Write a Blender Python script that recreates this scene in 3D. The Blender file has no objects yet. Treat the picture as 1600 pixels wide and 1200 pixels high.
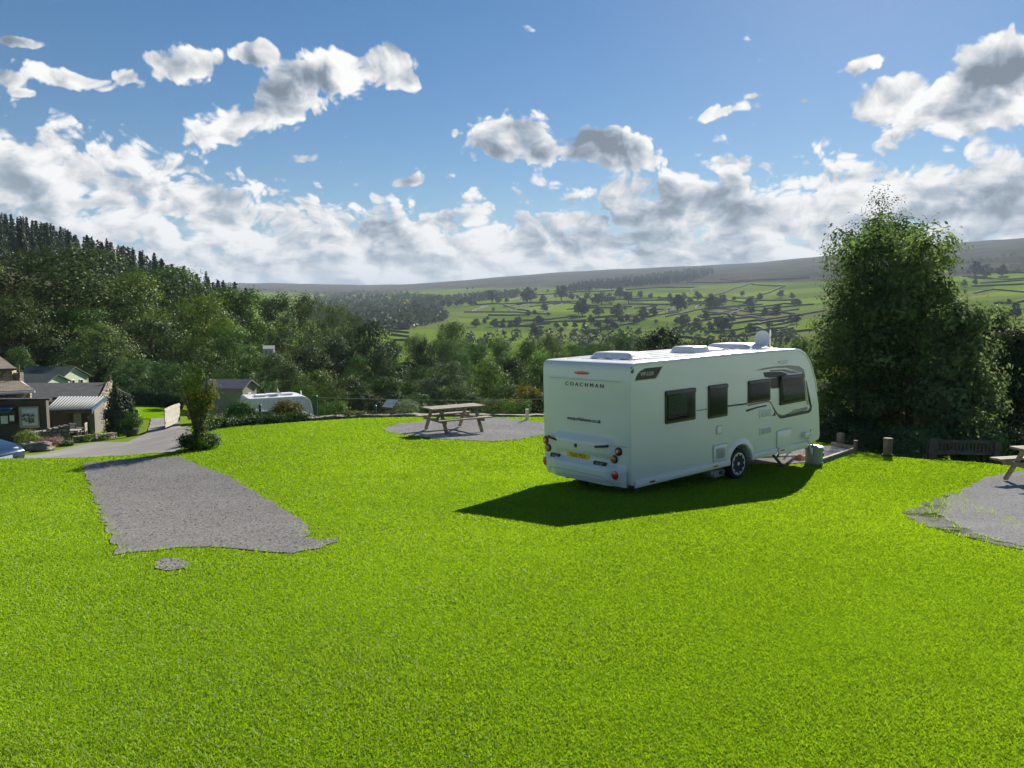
import bpy, bmesh, math, random
import numpy as np
from mathutils import Vector, Matrix, geometry

R_ = math.radians
SC = bpy.context.scene
COL = SC.collection
F = 1220.0                      # focal length in photograph pixels (1600 wide)
CP = math.atan(120 / F)         # camera looks this far below the horizon
SUN_EL, SUN_AZ = 28.5, 24.2     # degrees; azimuth clockwise from straight ahead (+Y)
rng = np.random.default_rng(7)
random.seed(7)

# ------------------------------------------------------------------ camera
cam = bpy.data.cameras.new("camera")
cam.sensor_width = 36.0
cam.lens = F / 1600 * 36.0
cam.clip_end = 30000
cam.clip_start = 0.05
camo = bpy.data.objects.new("camera", cam)
camo.rotation_euler = (math.pi / 2 - CP, 0, 0)
COL.objects.link(camo)
SC.camera = camo


def ray(px, py):
    """direction of a photograph pixel as (x/y, z/y), camera at the origin looking along +Y"""
    c, s = math.cos(CP), math.sin(CP)
    a = (px - 800) / F
    b = (600 - py) / F
    d = c + b * s
    return a / d, (-s + b * c) / d


def at(px, py, Y):
    u, w = ray(px, py)
    return Vector((u * Y, Y, w * Y))


# ------------------------------------------------------------------ node helper
class S:
    """a socket one can do arithmetic on"""
    nt = None

    def __init__(self, s):
        self.s = s

    @staticmethod
    def m(op, *a, clamp=False):
        n = S.nt.nodes.new("ShaderNodeMath")
        n.operation = op
        n.use_clamp = clamp
        for i, v in enumerate(a):
            if isinstance(v, S):
                S.nt.links.new(v.s, n.inputs[i])
            else:
                n.inputs[i].default_value = v
        return S(n.outputs[0])

    def __add__(s, o): return S.m("ADD", s, o)
    __radd__ = __add__
    def __sub__(s, o): return S.m("SUBTRACT", s, o)
    def __rsub__(s, o): return S.m("SUBTRACT", o, s)
    def __mul__(s, o): return S.m("MULTIPLY", s, o)
    __rmul__ = __mul__
    def __truediv__(s, o): return S.m("DIVIDE", s, o)
    def max(s, o): return S.m("MAXIMUM", s, o)
    def min(s, o): return S.m("MINIMUM", s, o)


def sstep(x, a, b, lo=0.0, hi=1.0, smooth=True):
    n = S.nt.nodes.new("ShaderNodeMapRange")
    n.interpolation_type = "SMOOTHSTEP" if smooth else "LINEAR"
    S.nt.links.new(x.s, n.inputs[0])
    for i, v in enumerate((a, b, lo, hi)):
        n.inputs[i + 1].default_value = v
    return S(n.outputs[0])


def comb(x, y, z):
    n = S.nt.nodes.new("ShaderNodeCombineXYZ")
    for i, v in enumerate((x, y, z)):
        if isinstance(v, S):
            S.nt.links.new(v.s, n.inputs[i])
        else:
            n.inputs[i].default_value = v
    return S(n.outputs[0])


def noise(vec, scale, detail=4, rough=0.55, dist=0.0, out=0, lac=2.0):
    n = S.nt.nodes.new("ShaderNodeTexNoise")
    if vec is not None:
        S.nt.links.new(vec.s, n.inputs["Vector"])
    n.inputs["Scale"].default_value = scale
    n.inputs["Detail"].default_value = detail
    n.inputs["Roughness"].default_value = rough
    n.inputs["Lacunarity"].default_value = lac
    n.inputs["Distortion"].default_value = dist
    return S(n.outputs[out])


def voro(vec, scale, feature="F1", out="Distance", rand=1.0):
    n = S.nt.nodes.new("ShaderNodeTexVoronoi")
    n.feature = feature
    if vec is not None:
        S.nt.links.new(vec.s, n.inputs["Vector"])
    n.inputs["Scale"].default_value = scale
    n.inputs["Randomness"].default_value = rand
    return S(n.outputs[out])


def mixc(fac, a, b):
    n = S.nt.nodes.new("ShaderNodeMix")
    n.data_type = "RGBA"
    for k, v in ((0, fac), (6, a), (7, b)):
        if isinstance(v, S):
            S.nt.links.new(v.s, n.inputs[k])
        elif k == 0:
            n.inputs[k].default_value = v
        else:
            n.inputs[k].default_value = (*v[:3], 1)
    return S(n.outputs[2])


def ramp(x, stops):
    n = S.nt.nodes.new("ShaderNodeValToRGB")
    S.nt.links.new(x.s, n.inputs[0])
    r = n.color_ramp
    while len(r.elements) < len(stops):
        r.elements.new(0.5)
    for e, (p, c) in zip(r.elements, stops):
        e.position = p
        e.color = (*c[:3], 1)
    return S(n.outputs[0])


def texco(kind="Object"):
    return S(S.nt.nodes.new("ShaderNodeTexCoord").outputs[kind])


def sepxyz(v):
    n = S.nt.nodes.new("ShaderNodeSeparateXYZ")
    S.nt.links.new(v.s, n.inputs[0])
    return S(n.outputs[0]), S(n.outputs[1]), S(n.outputs[2])
# ------------------------------------------------------------------ sky, clouds and sun
def azel(px, py):
    u, w = ray(px, py)
    return math.degrees(math.atan(u)), math.degrees(math.atan(w / math.sqrt(1 + u * u)))


SKY_STRENGTH = 0.034
CLOUD = 0.445
world = bpy.data.worlds.new("World")
SC.world = world
world.use_nodes = True
S.nt = nt = world.node_tree
nt.nodes.clear()
sky = nt.nodes.new("ShaderNodeTexSky")
sky.sky_type = "NISHITA"
sky.sun_disc = False
sky.sun_elevation = R_(SUN_EL)
sky.sun_rotation = R_(SUN_AZ)
sky.altitude = 200
sky.air_density = 1.0
sky.dust_density = 0.15
sky.ozone_density = 3.5

dx, dy, dz = sepxyz(texco("Generated"))
az = S.m("ARCTAN2", dx, dy) * (180 / math.pi)
el = S.m("ARCSINE", dz) * (180 / math.pi)
elp = S.m("LOGARITHM", el.max(-5.0) + 13.0, math.e) * 24.0      # clouds get flatter towards the horizon
P = comb(az * 0.85, elp, 0.0)


def noise2(vec, scale, detail, rough, out=0):
    r = noise(vec, scale, detail, rough, out=out)
    nt.nodes[-1].noise_dimensions = "2D"
    return r


warp = noise2(P, 0.25, 2, 0.5, out=1)
wn = nt.nodes.new("ShaderNodeVectorMath"); wn.operation = "MULTIPLY_ADD"
nt.links.new(warp.s, wn.inputs[0]); wn.inputs[1].default_value = (2.4, 1.6, 0); nt.links.new(P.s, wn.inputs[2])
PW = S(wn.outputs[0])


def shift(vec, x, y):
    n = nt.nodes.new("ShaderNodeVectorMath"); n.operation = "ADD"
    nt.links.new(vec.s, n.inputs[0]); nt.links.new(comb(x, y, 0.0).s, n.inputs[1])
    return S(n.outputs[0])


vn = nt.nodes.new("ShaderNodeTexVoronoi")
vn.voronoi_dimensions = "2D"; vn.feature = "F1"
nt.links.new(PW.s, vn.inputs["Vector"])
vn.inputs["Scale"].default_value = 0.62; vn.inputs["Detail"].default_value = 2.0; vn.inputs["Roughness"].default_value = 0.6
n0 = noise2(PW, 0.30, 9, 0.60)
nS = noise2(PW, 0.30, 4, 0.52)
# the same field a little nearer to the sun tells which flank of a billow is lit
sx = sstep(az, SUN_AZ - 25, SUN_AZ + 25, 0.6, -0.5, False)
n1 = noise2(shift(PW, sx, 0.7), 0.30, 4, 0.52)
nlow = noise2(P, 0.085, 3, 0.5)

blobs = [  # photograph x, y, half width, half height, tilt (degrees), strength
    (375, 188, 105, 42, 24, 1.15), (325, 212, 46, 26, 10, 1), (450, 148, 90, 54, 26, 1.2), (520, 116, 76, 46, 12, 1.15), (600, 104, 66, 44, -4, 1.15), (640, 130, 34, 30, -40, 1),
    (300, 100, 78, 36, 14, 1), (398, 84, 40, 26, 0, .9), (245, 96, 30, 16, -20, .7), (105, 122, 90, 22, -6, .8), (200, 122, 32, 18, 0, .7), (10, 120, 34, 20, 0, .7), (25, 66, 50, 9, 0, .6), (40, 146, 40, 8, 0, .5),
    (785, 212, 84, 46, 10, 1.15), (850, 236, 46, 28, 0, 1), (955, 236, 108, 40, -4, 1.15), (720, 208, 22, 12, 0, .6),
    (465, 250, 40, 14, 8, .7), (650, 283, 70, 11, 6, .7),
    (1130, 174, 66, 13, 10, .7), (1176, 149, 22, 8, 0, .6), (1256, 158, 30, 9, 4, .6), (1342, 103, 46, 14, 8, .75),
    (1560, 118, 210, 66, 14, 1.35), (1395, 158, 105, 48, 14, 1.25), (1520, 165, 190, 60, 6, 1.35), (1760, 120, 200, 110, 10, 1.2), (1990, 90, 160, 90, 0, 1),
    (-160, 130, 130, 40, 10, 1), (-420, 60, 200, 70, 0, 1)]
mask = None
for bx, by, hw, hh, tilt, st in blobs:
    a0, e0 = azel(bx, by)
    a1, _ = azel(bx + hw, by); _, e1 = azel(bx, by - hh)
    ra, re = abs(a1 - a0), abs(e1 - e0)
    ct, sn = math.cos(R_(tilt)), math.sin(R_(tilt))
    A = az - a0
    B = el - e0
    p = (A * ct + B * sn) * (1 / ra)
    q = (B * ct - A * sn) * (1 / re)
    m = (st - S.m("SQRT", p * p + q * q) * st) * 1.5
    mask = m if mask is None else mask.max(m)
# the long bank over the hills: its upper edge by azimuth
edge = [(-900, 100), (-400, 150), (0, 178), (120, 192), (200, 214), (300, 246), (380, 278), (470, 288), (560, 300), (680, 308), (760, 316), (850, 308), (930, 292), (1010, 256), (1090, 240), (1200, 248), (1300, 226), (1420, 214), (1600, 196), (1800, 180), (2400, 120)]
pts = [azel(x, y) for x, y in edge]
fc = nt.nodes.new("ShaderNodeFloatCurve")
cv = fc.mapping.curves[0]
norm = lambda a, e: ((a + 60) / 120, (e + 5) / 35)
cv.points[0].location = norm(*pts[0]); cv.points[-1].location = norm(*pts[-1])
for p in pts[1:-1]:
    cv.points.new(*norm(*p))
fc.mapping.update()
fx = (az + 60) * (1 / 120)
nt.links.new(fx.s, fc.inputs["Value"])
top = S(fc.outputs[0]) * 35 - 5
bank = sstep(top - el, -2.4, 3.0, -0.45, 0.95, False)
# blue windows low in the bank
for bx, by, hw, hh, st in [(960, 358, 120, 15, .75), (360, 392, 90, 18, .5), (1250, 300, 60, 12, .25), (150, 335, 120, 18, .25), (560, 402, 140, 9, .45), (800, 404, 70, 7, .3), (1200, 378, 90, 8, .35)]:
    a0, e0 = azel(bx, by); a1, _ = azel(bx + hw, by); _, e1 = azel(bx, by - hh)
    p = (az - a0) * (1 / abs(a1 - a0)); q = (el - e0) * (1 / abs(e1 - e0))
    bank = bank - (1.0 - S.m("SQRT", p * p + q * q)).max(0.0) * st * 0.9
mask = mask.max(bank)
D = mask * 1.0 + (n0 - 0.475) * 2.15 + (0.42 - S(vn.outputs["Distance"])) * 0.8 + (nlow - 0.5) * 0.3
alpha = sstep(D, -0.04, 0.34)
inner = mask * 0.45 + (nS - 0.5) * 0.7 + (nlow - 0.5) * 1.7
thick = sstep(inner, 0.14, 0.66)
# away from the sun the clouds are lit face on, towards it their thick middles are dark
toward = sstep(az, -30, 14, 0.34, 0.66, False) * sstep(el, 0.5, 7.5, 0.22, 1.0)
emb = (nS - n1).max(-0.2).min(0.2)
lum = 0.91 - thick * toward * 0.80 + emb * 2.3 + (n0 - nS) * 1.5 + (1.0 - alpha) * 0.10
lum = lum + sstep(el, 1.0, 6.0, 0.07, 0.0)
lum = lum.max(0.25).min(1.06)
ccol = mixc(sstep(lum, 0.30, 0.95), (0.68, 0.83, 1.0), (1.0, 0.985, 0.955))
lumc = nt.nodes.new("ShaderNodeVectorMath"); lumc.operation = "SCALE"
nt.links.new(ccol.s, lumc.inputs[0]); nt.links.new((lum * CLOUD).s, lumc.inputs["Scale"])
hs = nt.nodes.new("ShaderNodeHueSaturation"); hs.inputs["Saturation"].default_value = 1.32
dvn = nt.nodes.new("ShaderNodeVectorMath"); dvn.operation = "NORMALIZE"
nt.links.new(comb(dx, dy, dz.max(0.09)).s, dvn.inputs[0])
nt.links.new(dvn.outputs[0], sky.inputs[0])
nt.links.new(sky.outputs[0], hs.inputs["Color"])
skys = nt.nodes.new("ShaderNodeVectorMath"); skys.operation = "SCALE"
nt.links.new(hs.outputs[0], skys.inputs[0]); skys.inputs["Scale"].default_value = SKY_STRENGTH
fin = mixc(alpha * 0.97, S(skys.outputs[0]), S(lumc.outputs[0]))
bg = nt.nodes.new("ShaderNodeBackground")
bg.inputs["Strength"].default_value = 1.0
nt.links.new(fin.s, bg.inputs["Color"])
wo = nt.nodes.new("ShaderNodeOutputWorld")
nt.links.new(bg.outputs[0], wo.inputs["Surface"])
world.cycles.sampling_method = "MANUAL"
world.cycles.sample_map_resolution = 512

sun = bpy.data.lights.new("sun", "SUN")
sun.energy = 5.0
sun.angle = R_(0.55)
sun.color = (1.0, 0.93, 0.82)
suno = bpy.data.objects.new("sun", sun)
sd = Vector((math.sin(R_(SUN_AZ)) * math.cos(R_(SUN_EL)), math.cos(R_(SUN_AZ)) * math.cos(R_(SUN_EL)), math.sin(R_(SUN_EL))))
suno.rotation_euler = (-sd).to_track_quat("-Z", "Y").to_euler()
suno.location = (40, 60, 60)
COL.objects.link(suno)

SC.view_settings.view_transform = "Standard"
SC.view_settings.look = "None"
SC.view_settings.exposure = 1.18
SC.view_settings.gamma = 1.0
SC.view_settings.use_curve_mapping = False
SC.cycles.use_denoising = True
SC.cycles.max_bounces = 6
SC.cycles.diffuse_bounces = 3
SC.cycles.glossy_bounces = 3
SC.cycles.transmission_bounces = 4
SC.cycles.transparent_max_bounces = 8
SC.cycles.sample_clamp_indirect = 4.0
SC.cycles.caustics_reflective = False
SC.cycles.caustics_refractive = False
# ------------------------------------------------------------------ materials
def new_mat(name):
    m = bpy.data.materials.new(name)
    m.use_nodes = True
    S.nt = m.node_tree
    m.node_tree.nodes.clear()
    out = m.node_tree.nodes.new("ShaderNodeOutputMaterial")
    return m, m.node_tree, out


def principled(nt, out, **kw):
    p = nt.nodes.new("ShaderNodeBsdfPrincipled")
    nt.links.new(p.outputs[0], out.inputs[0])
    for k, v in kw.items():
        k = k.replace("_", " ")
        if isinstance(v, S):
            nt.links.new(v.s, p.inputs[k])
        else:
            p.inputs[k].default_value = (*v[:3], 1) if isinstance(v, tuple) else v
    return p


def bump(h, strength=0.3, dist=0.02):
    n = S.nt.nodes.new("ShaderNodeBump")
    n.inputs["Strength"].default_value = strength
    n.inputs["Distance"].default_value = dist
    S.nt.links.new(h.s, n.inputs["Height"])
    return S(n.outputs[0])


def scl(c, k):
    return tuple(min(1, x * k) for x in c)


def pmat(name, col, rough=0.6, var=0.12, scale=3.0, bmp=0.0, bscale=40, metal=0.0, coat=0.0, spec=0.5, rvar=0.08):
    m, nt, out = new_mat(name)
    co = texco("Object")
    n = noise(co, scale, 5, 0.6)
    c = mixc(sstep(n, 0.3, 0.7), scl(col, 1 - var), scl(col, 1 + var))
    r = S.m("ADD", noise(co, scale * 3, 3) * (rvar * 2), rough - rvar)
    kw = dict(Base_Color=c, Roughness=r, Metallic=metal, Coat_Weight=coat, Specular_IOR_Level=spec)
    if bmp:
        kw["Normal"] = bump(noise(co, bscale, 4, 0.6), bmp, 0.01)
    principled(nt, out, **kw)
    return m


def leaf_mat(name, ca, cb, trans=0.45, tcol=None, hue=0.0):
    """diffuse and see-through leaves; the colour drifts from leaf to leaf, clump to clump and tree to tree"""
    m, nt, out = new_mat(name)
    at_ = nt.nodes.new("ShaderNodeAttribute"); at_.attribute_name = "tint"
    v = S(at_.outputs["Fac"])
    oi = S(nt.nodes.new("ShaderNodeObjectInfo").outputs["Random"])
    f = (v * 0.85 + oi * 0.15).min(1.0)
    hsv = []
    for ca_, cb_ in ((ca, cb), (scl(tcol or ca, 1.0), scl(tcol or cb, 1.35))):
        h = nt.nodes.new("ShaderNodeHueSaturation")
        nt.links.new(mixc(f, ca_, cb_).s, h.inputs["Color"])
        nt.links.new((0.487 + S.m("FRACT", oi * 7.31) * 0.040).s, h.inputs["Hue"])
        nt.links.new((0.85 + S.m("FRACT", oi * 3.77) * 0.25).s, h.inputs["Saturation"])
        nt.links.new((0.80 + oi * 0.65).s, h.inputs["Value"])
        hsv.append(S(h.outputs[0]))
    c, t = hsv
    d = nt.nodes.new("ShaderNodeBsdfDiffuse"); nt.links.new(c.s, d.inputs[0])
    tr = nt.nodes.new("ShaderNodeBsdfTranslucent"); nt.links.new(t.s, tr.inputs[0])
    g = nt.nodes.new("ShaderNodeBsdfGlossy"); g.inputs["Roughness"].default_value = 0.45
    g.inputs["Color"].default_value = (0.8, 0.85, 0.8, 1)
    mx = nt.nodes.new("ShaderNodeMixShader"); mx.inputs[0].default_value = trans
    nt.links.new(d.outputs[0], mx.inputs[1]); nt.links.new(tr.outputs[0], mx.inputs[2])
    mg = nt.nodes.new("ShaderNodeMixShader"); mg.inputs[0].default_value = 0.022
    nt.links.new(mx.outputs[0], mg.inputs[1]); nt.links.new(g.outputs[0], mg.inputs[2])
    nt.links.new(mg.outputs[0], out.inputs[0])
    return m


def stone_mat(name, ca, cb, mortar, scale=5.0, stretch=1.7, bstr=0.8):
    m, nt, out = new_mat(name)
    co = texco("Object")
    mp = nt.nodes.new("ShaderNodeMapping"); mp.inputs["Scale"].default_value = (1, 1, stretch)
    nt.links.new(co.s, mp.inputs[0])
    v = S(mp.outputs[0])
    cell = voro(v, scale, "F1", "Color")
    edge = voro(v, scale, "DISTANCE_TO_EDGE", "Distance")
    cr, cg, cb_ = sepxyz(cell)
    n = noise(co, 14, 5, 0.65)
    c = mixc(cr * 0.75 + n * 0.25, ca, cb)
    c = mixc(sstep(edge, 0.0, 0.09), mortar, c)
    principled(nt, out, Base_Color=c, Roughness=0.9, Normal=bump(sstep(edge, 0, 0.15) + n * 0.4 + cg * 0.5, bstr, 0.05))
    return m


def roof_mat(name, ca, cb, course=0.25, width=0.35, bstr=0.5):
    """stone or slate roof laid in courses down the slope"""
    m, nt, out = new_mat(name)
    b = nt.nodes.new("ShaderNodeTexBrick")
    nt.links.new(texco("UV").s, b.inputs["Vector"])
    b.inputs["Scale"].default_value = 1.0
    b.inputs["Brick Width"].default_value = width
    b.inputs["Row Height"].default_value = course
    b.inputs["Mortar Size"].default_value = 0.018
    b.inputs["Color1"].default_value = (*ca, 1)
    b.inputs["Color2"].default_value = (*cb, 1)
    b.inputs["Mortar"].default_value = (*scl(ca, 0.3), 1)
    n = noise(texco("Object"), 1.6, 6, 0.65)
    c = mixc(sstep(n, 0.35, 0.7) * 0.6, S(b.outputs[0]), scl(cb, 1.25))
    principled(nt, out, Base_Color=c, Roughness=0.85, Normal=bump(S(b.outputs["Fac"]) * -1.0, bstr, 0.03))
    return m


def gravel_mat(name, ca, cb, cc, moss=0.0):
    m, nt, out = new_mat(name)
    co = texco("Object")
    cell = voro(co, 75, "F1", "Color")
    r, g, b = sepxyz(cell)
    e = voro(co, 75, "F1", "Distance")
    big = noise(co, 0.7, 5, 0.6)
    c = mixc(r, ca, cb)
    c = mixc(sstep(g, 0.78, 0.95), c, cc)
    c = mixc(sstep(big, 0.42, 0.68) * 0.5, c, scl(cb, 1.15))
    mid = noise(co, 3.0, 5, 0.7)
    c = mixc(sstep(mid, 0.52, 0.75) * 0.35, c, scl(ca, 0.75))
    sp = noise(co, 26, 3, 0.8)
    c = mixc(sstep(sp, 0.50, 0.66) * 0.55, c, scl(cc, 1.25))
    c = mixc(sstep(sp, 0.46, 0.34) * 0.55, c, scl(ca, 0.55))
    if moss:
        c = mixc(sstep(noise(co, 1.8, 6, 0.7), 0.62 - moss * 0.3, 0.74 - moss * 0.3), c, (0.07, 0.11, 0.012))
    d = nt.nodes.new("ShaderNodeBsdfDiffuse"); d.inputs["Roughness"].default_value = 0.6
    nt.links.new(c.s, d.inputs[0]); nt.links.new(bump(e * -1.0 + mid * 0.6, 0.4, 0.012).s, d.inputs["Normal"]); nt.links.new(d.outputs[0], out.inputs[0])
    return m


M = {}
M["leaf_oak"] = leaf_mat("leaf_oak", (0.030, 0.056, 0.011), (0.118, 0.170, 0.022), 0.24)
M["leaf_mid"] = leaf_mat("leaf_mid", (0.028, 0.06, 0.014), (0.11, 0.18, 0.028), 0.24)
M["leaf_grey"] = leaf_mat("leaf_grey", (0.06, 0.09, 0.04), (0.2, 0.24, 0.12), 0.26)
M["leaf_dark"] = leaf_mat("leaf_dark", (0.014, 0.03, 0.012), (0.05, 0.08, 0.022), 0.22)
M["leaf_gold"] = leaf_mat("leaf_gold", (0.085, 0.090, 0.012), (0.170, 0.150, 0.022), 0.45)
M["leaf_birch"] = leaf_mat("leaf_birch", (0.036, 0.062, 0.022), (0.1, 0.145, 0.05), 0.42)
M["leaf_syc"] = leaf_mat("leaf_syc", (0.038, 0.072, 0.022), (0.150, 0.205, 0.060), 0.5)
M["needle"] = leaf_mat("needle", (0.010, 0.024, 0.012), (0.028, 0.048, 0.020), 0.18)
M["leaf_far"] = leaf_mat("leaf_far", (0.022, 0.038, 0.016), (0.042, 0.064, 0.024), 0.25)
M["hedge_leaf"] = leaf_mat("hedge_leaf", (0.028, 0.065, 0.012), (0.060, 0.115, 0.018), 0.35)
M["lime_leaf"] = leaf_mat("lime_leaf", (0.10, 0.16, 0.012), (0.20, 0.26, 0.02), 0.45)
M["red_leaf"] = leaf_mat("red_leaf", (0.055, 0.065, 0.014), (0.13, 0.085, 0.03), 0.40)
M["flower"] = leaf_mat("flower", (0.10, 0.11, 0.05), (0.42, 0.20, 0.26), 0.35)
M["bark"] = pmat("bark", (0.075, 0.060, 0.045), 0.9, 0.35, 2.5, 0.7, 12)
M["bark_pale"] = pmat("bark_pale", (0.22, 0.20, 0.17), 0.85, 0.45, 2.0, 0.5, 9)
M["gelcoat"] = pmat("gelcoat", (0.71, 0.695, 0.685), 0.32, 0.02, 0.8, 0.0, rvar=0.05, coat=0.3)
M["gelcoat_roof"] = pmat("gelcoat_roof", (0.78, 0.78, 0.76), 0.45, 0.04, 1.2, 0.05, 25)
M["plastic_hatch"] = pmat("plastic_hatch", (0.72, 0.70, 0.72), 0.28, 0.03, 2)
M["seam"] = pmat("seam", (0.42, 0.45, 0.44), 0.6, 0.05)
M["black_trim"] = pmat("black_trim", (0.012, 0.013, 0.015), 0.35, 0.1)
M["rubber"] = pmat("rubber", (0.020, 0.020, 0.021), 0.8, 0.2, 8, 0.3, 60)
M["alloy"] = pmat("alloy", (0.70, 0.71, 0.73), 0.35, 0.04, 6, metal=0.25)
M["lamp_red"] = pmat("lamp_red", (0.55, 0.012, 0.018), 0.12, 0.1, 20, coat=0.6)
M["lamp_amber"] = pmat("lamp_amber", (0.60, 0.13, 0.012), 0.12, 0.1, 20, coat=0.6)
M["lamp_white"] = pmat("lamp_white", (0.65, 0.62, 0.60), 0.1, 0.1, 20, coat=0.6)
M["plate_yellow"] = pmat("plate_yellow", (0.78, 0.46, 0.015), 0.35, 0.04)
M["decal_dark"] = pmat("decal_dark", (0.010, 0.014, 0.018), 0.45, 0.08)
M["decal_grey"] = pmat("decal_grey", (0.20, 0.20, 0.20), 0.3, 0.08)
M["decal_brown"] = pmat("decal_brown", (0.16, 0.12, 0.12), 0.3, 0.08)
M["decal_silver"] = pmat("decal_silver", (0.50, 0.48, 0.45), 0.25, 0.05, metal=0.3)
M["blind"] = pmat("blind", (0.55, 0.55, 0.53), 0.8, 0.1, 3)
M["chassis"] = pmat("chassis", (0.10, 0.105, 0.105), 0.6, 0.2, 4, metal=0.3)
M["mover"] = pmat("mover", (0.30, 0.30, 0.28), 0.6, 0.1)
M["barrel"] = pmat("barrel", (0.30, 0.29, 0.26), 0.5, 0.06, 3)
M["orange_bag"] = pmat("orange_bag", (0.36, 0.16, 0.11), 0.7, 0.2, 6)
M["wood_grey"] = pmat("wood_grey", (0.175, 0.155, 0.120), 0.85, 0.35, 5, 0.5, 30)
M["wood_dark"] = pmat("wood_dark", (0.095, 0.075, 0.058), 0.8, 0.3, 5, 0.4, 30)
M["wood_post"] = pmat("wood_post", (0.135, 0.112, 0.088), 0.9, 0.3, 6, 0.5, 25)
M["wood_pale"] = pmat("wood_pale", (0.36, 0.34, 0.29), 0.8, 0.15, 4, 0.3, 25)
M["white_paint"] = pmat("white_paint", (0.72, 0.70, 0.64), 0.6, 0.1, 3)
M["green_paint"] = pmat("green_paint", (0.012, 0.085, 0.040), 0.5, 0.15, 3)
M["lodge_green"] = pmat("lodge_green", (0.52, 0.62, 0.42), 0.6, 0.05, 3)
M["lodge_brown"] = pmat("lodge_brown", (0.17, 0.18, 0.125), 0.75, 0.12, 3)
M["roof_felt"] = pmat("roof_felt", (0.060, 0.085, 0.068), 0.85, 0.15, 2, 0.3, 30)
M["roof_grey"] = pmat("roof_grey", (0.12, 0.12, 0.14), 0.6, 0.12, 2)
M["corrugated"] = pmat("corrugated", (0.17, 0.19, 0.195), 0.8, 0.15, 1.5)
M["blue_paint"] = pmat("blue_paint", (0.020, 0.070, 0.115), 0.5, 0.1)
M["render_beige"] = pmat("render_beige", (0.15, 0.135, 0.115), 0.85, 0.12, 1.5, 0.2, 20)
M["shop_brown"] = pmat("shop_brown", (0.075, 0.060, 0.048), 0.7, 0.15, 2)
M["stone_pale"] = stone_mat("stone_pale", (0.24, 0.19, 0.125), (0.40, 0.33, 0.23), (0.16, 0.13, 0.09), 2.6)
M["stone_dry"] = stone_mat("stone_dry", (0.17, 0.14, 0.11), (0.42, 0.35, 0.28), (0.03, 0.025, 0.02), 4.2, 1.6, 1.0)
M["stone_far"] = pmat("stone_far", (0.032, 0.034, 0.027), 0.9, 0.35, 0.05)
M["stone_rock"] = pmat("stone_rock", (0.16, 0.145, 0.115), 0.9, 0.4, 3, 0.8, 8)
M["roof_stone"] = roof_mat("roof_stone", (0.115, 0.094, 0.070), (0.175, 0.145, 0.105), 0.28, 0.45)
M["roof_slate"] = roof_mat("roof_slate", (0.030, 0.033, 0.040), (0.055, 0.057, 0.065), 0.25, 0.32)
M["car_blue"] = pmat("car_blue", (0.030, 0.065, 0.120), 0.22, 0.05, 2, metal=0.5, coat=0.8)
M["car_dark"] = pmat("car_dark", (0.040, 0.030, 0.055), 0.25, 0.05, 2, metal=0.3, coat=0.8)
M["car_silver"] = pmat("car_silver", (0.50, 0.52, 0.54), 0.25, 0.05, 2, metal=0.5, coat=0.8)
M["car_glass"] = pmat("car_glass", (0.020, 0.025, 0.030), 0.06, 0.1, 2, coat=1.0)
M["cream_frame"] = pmat("cream_frame", (0.42, 0.38, 0.31), 0.6, 0.06)
M["paper"] = pmat("paper", (0.62, 0.66, 0.68), 0.7, 0.1)
M["pot"] = pmat("pot", (0.055, 0.050, 0.045), 0.7, 0.2)
M["cable"] = pmat("cable", (0.35, 0.35, 0.35), 0.6, 0.1)
M["dish"] = pmat("dish", (0.62, 0.63, 0.62), 0.4, 0.05)


def glass_mat(name, alpha, tint):
    m, nt, out = new_mat(name)
    g = nt.nodes.new("ShaderNodeBsdfPrincipled")
    g.inputs["Base Color"].default_value = (*tint, 1); g.inputs["Roughness"].default_value = 0.07
    t = nt.nodes.new("ShaderNodeBsdfTransparent"); t.inputs[0].default_value = (0.75, 0.8, 0.8, 1)
    mx = nt.nodes.new("ShaderNodeMixShader"); mx.inputs[0].default_value = alpha
    nt.links.new(t.outputs[0], mx.inputs[1]); nt.links.new(g.outputs[0], mx.inputs[2])
    nt.links.new(mx.outputs[0], out.inputs[0])
    return m


M["acrylic"] = glass_mat("acrylic", 0.30, (0.012, 0.016, 0.02))
M["shop_glass"] = glass_mat("shop_glass", 0.5, (0.06, 0.07, 0.07))

# lawn soil and sward under the blades
m, nt, out = new_mat("sward")
co = texco("Object")
big = noise(co, 0.22, 5, 0.6); mid = noise(co, 1.6, 5, 0.65); fine = noise(co, 22, 5, 0.75)
st = nt.nodes.new("ShaderNodeMapping"); st.inputs["Scale"].default_value = (60, 16, 16); nt.links.new(co.s, st.inputs[0])
blade = noise(S(st.outputs[0]), 1.0, 3, 0.7)
c = mixc(sstep(big, 0.35, 0.68), (0.130, 0.260, 0.005), (0.195, 0.350, 0.006))
c = mixc(sstep(mid, 0.56, 0.78) * 0.65, c, (0.085, 0.170, 0.008))
c = mixc(sstep(fine * 0.5 + blade * 0.5, 0.36, 0.60), (0.115, 0.225, 0.005), c)
d = nt.nodes.new("ShaderNodeBsdfDiffuse"); nt.links.new(c.s, d.inputs[0]); nt.links.new(bump(fine + blade, 0.9, 0.03).s, d.inputs["Normal"]); nt.links.new(d.outputs[0], out.inputs[0])
M["sward"] = m

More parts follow.
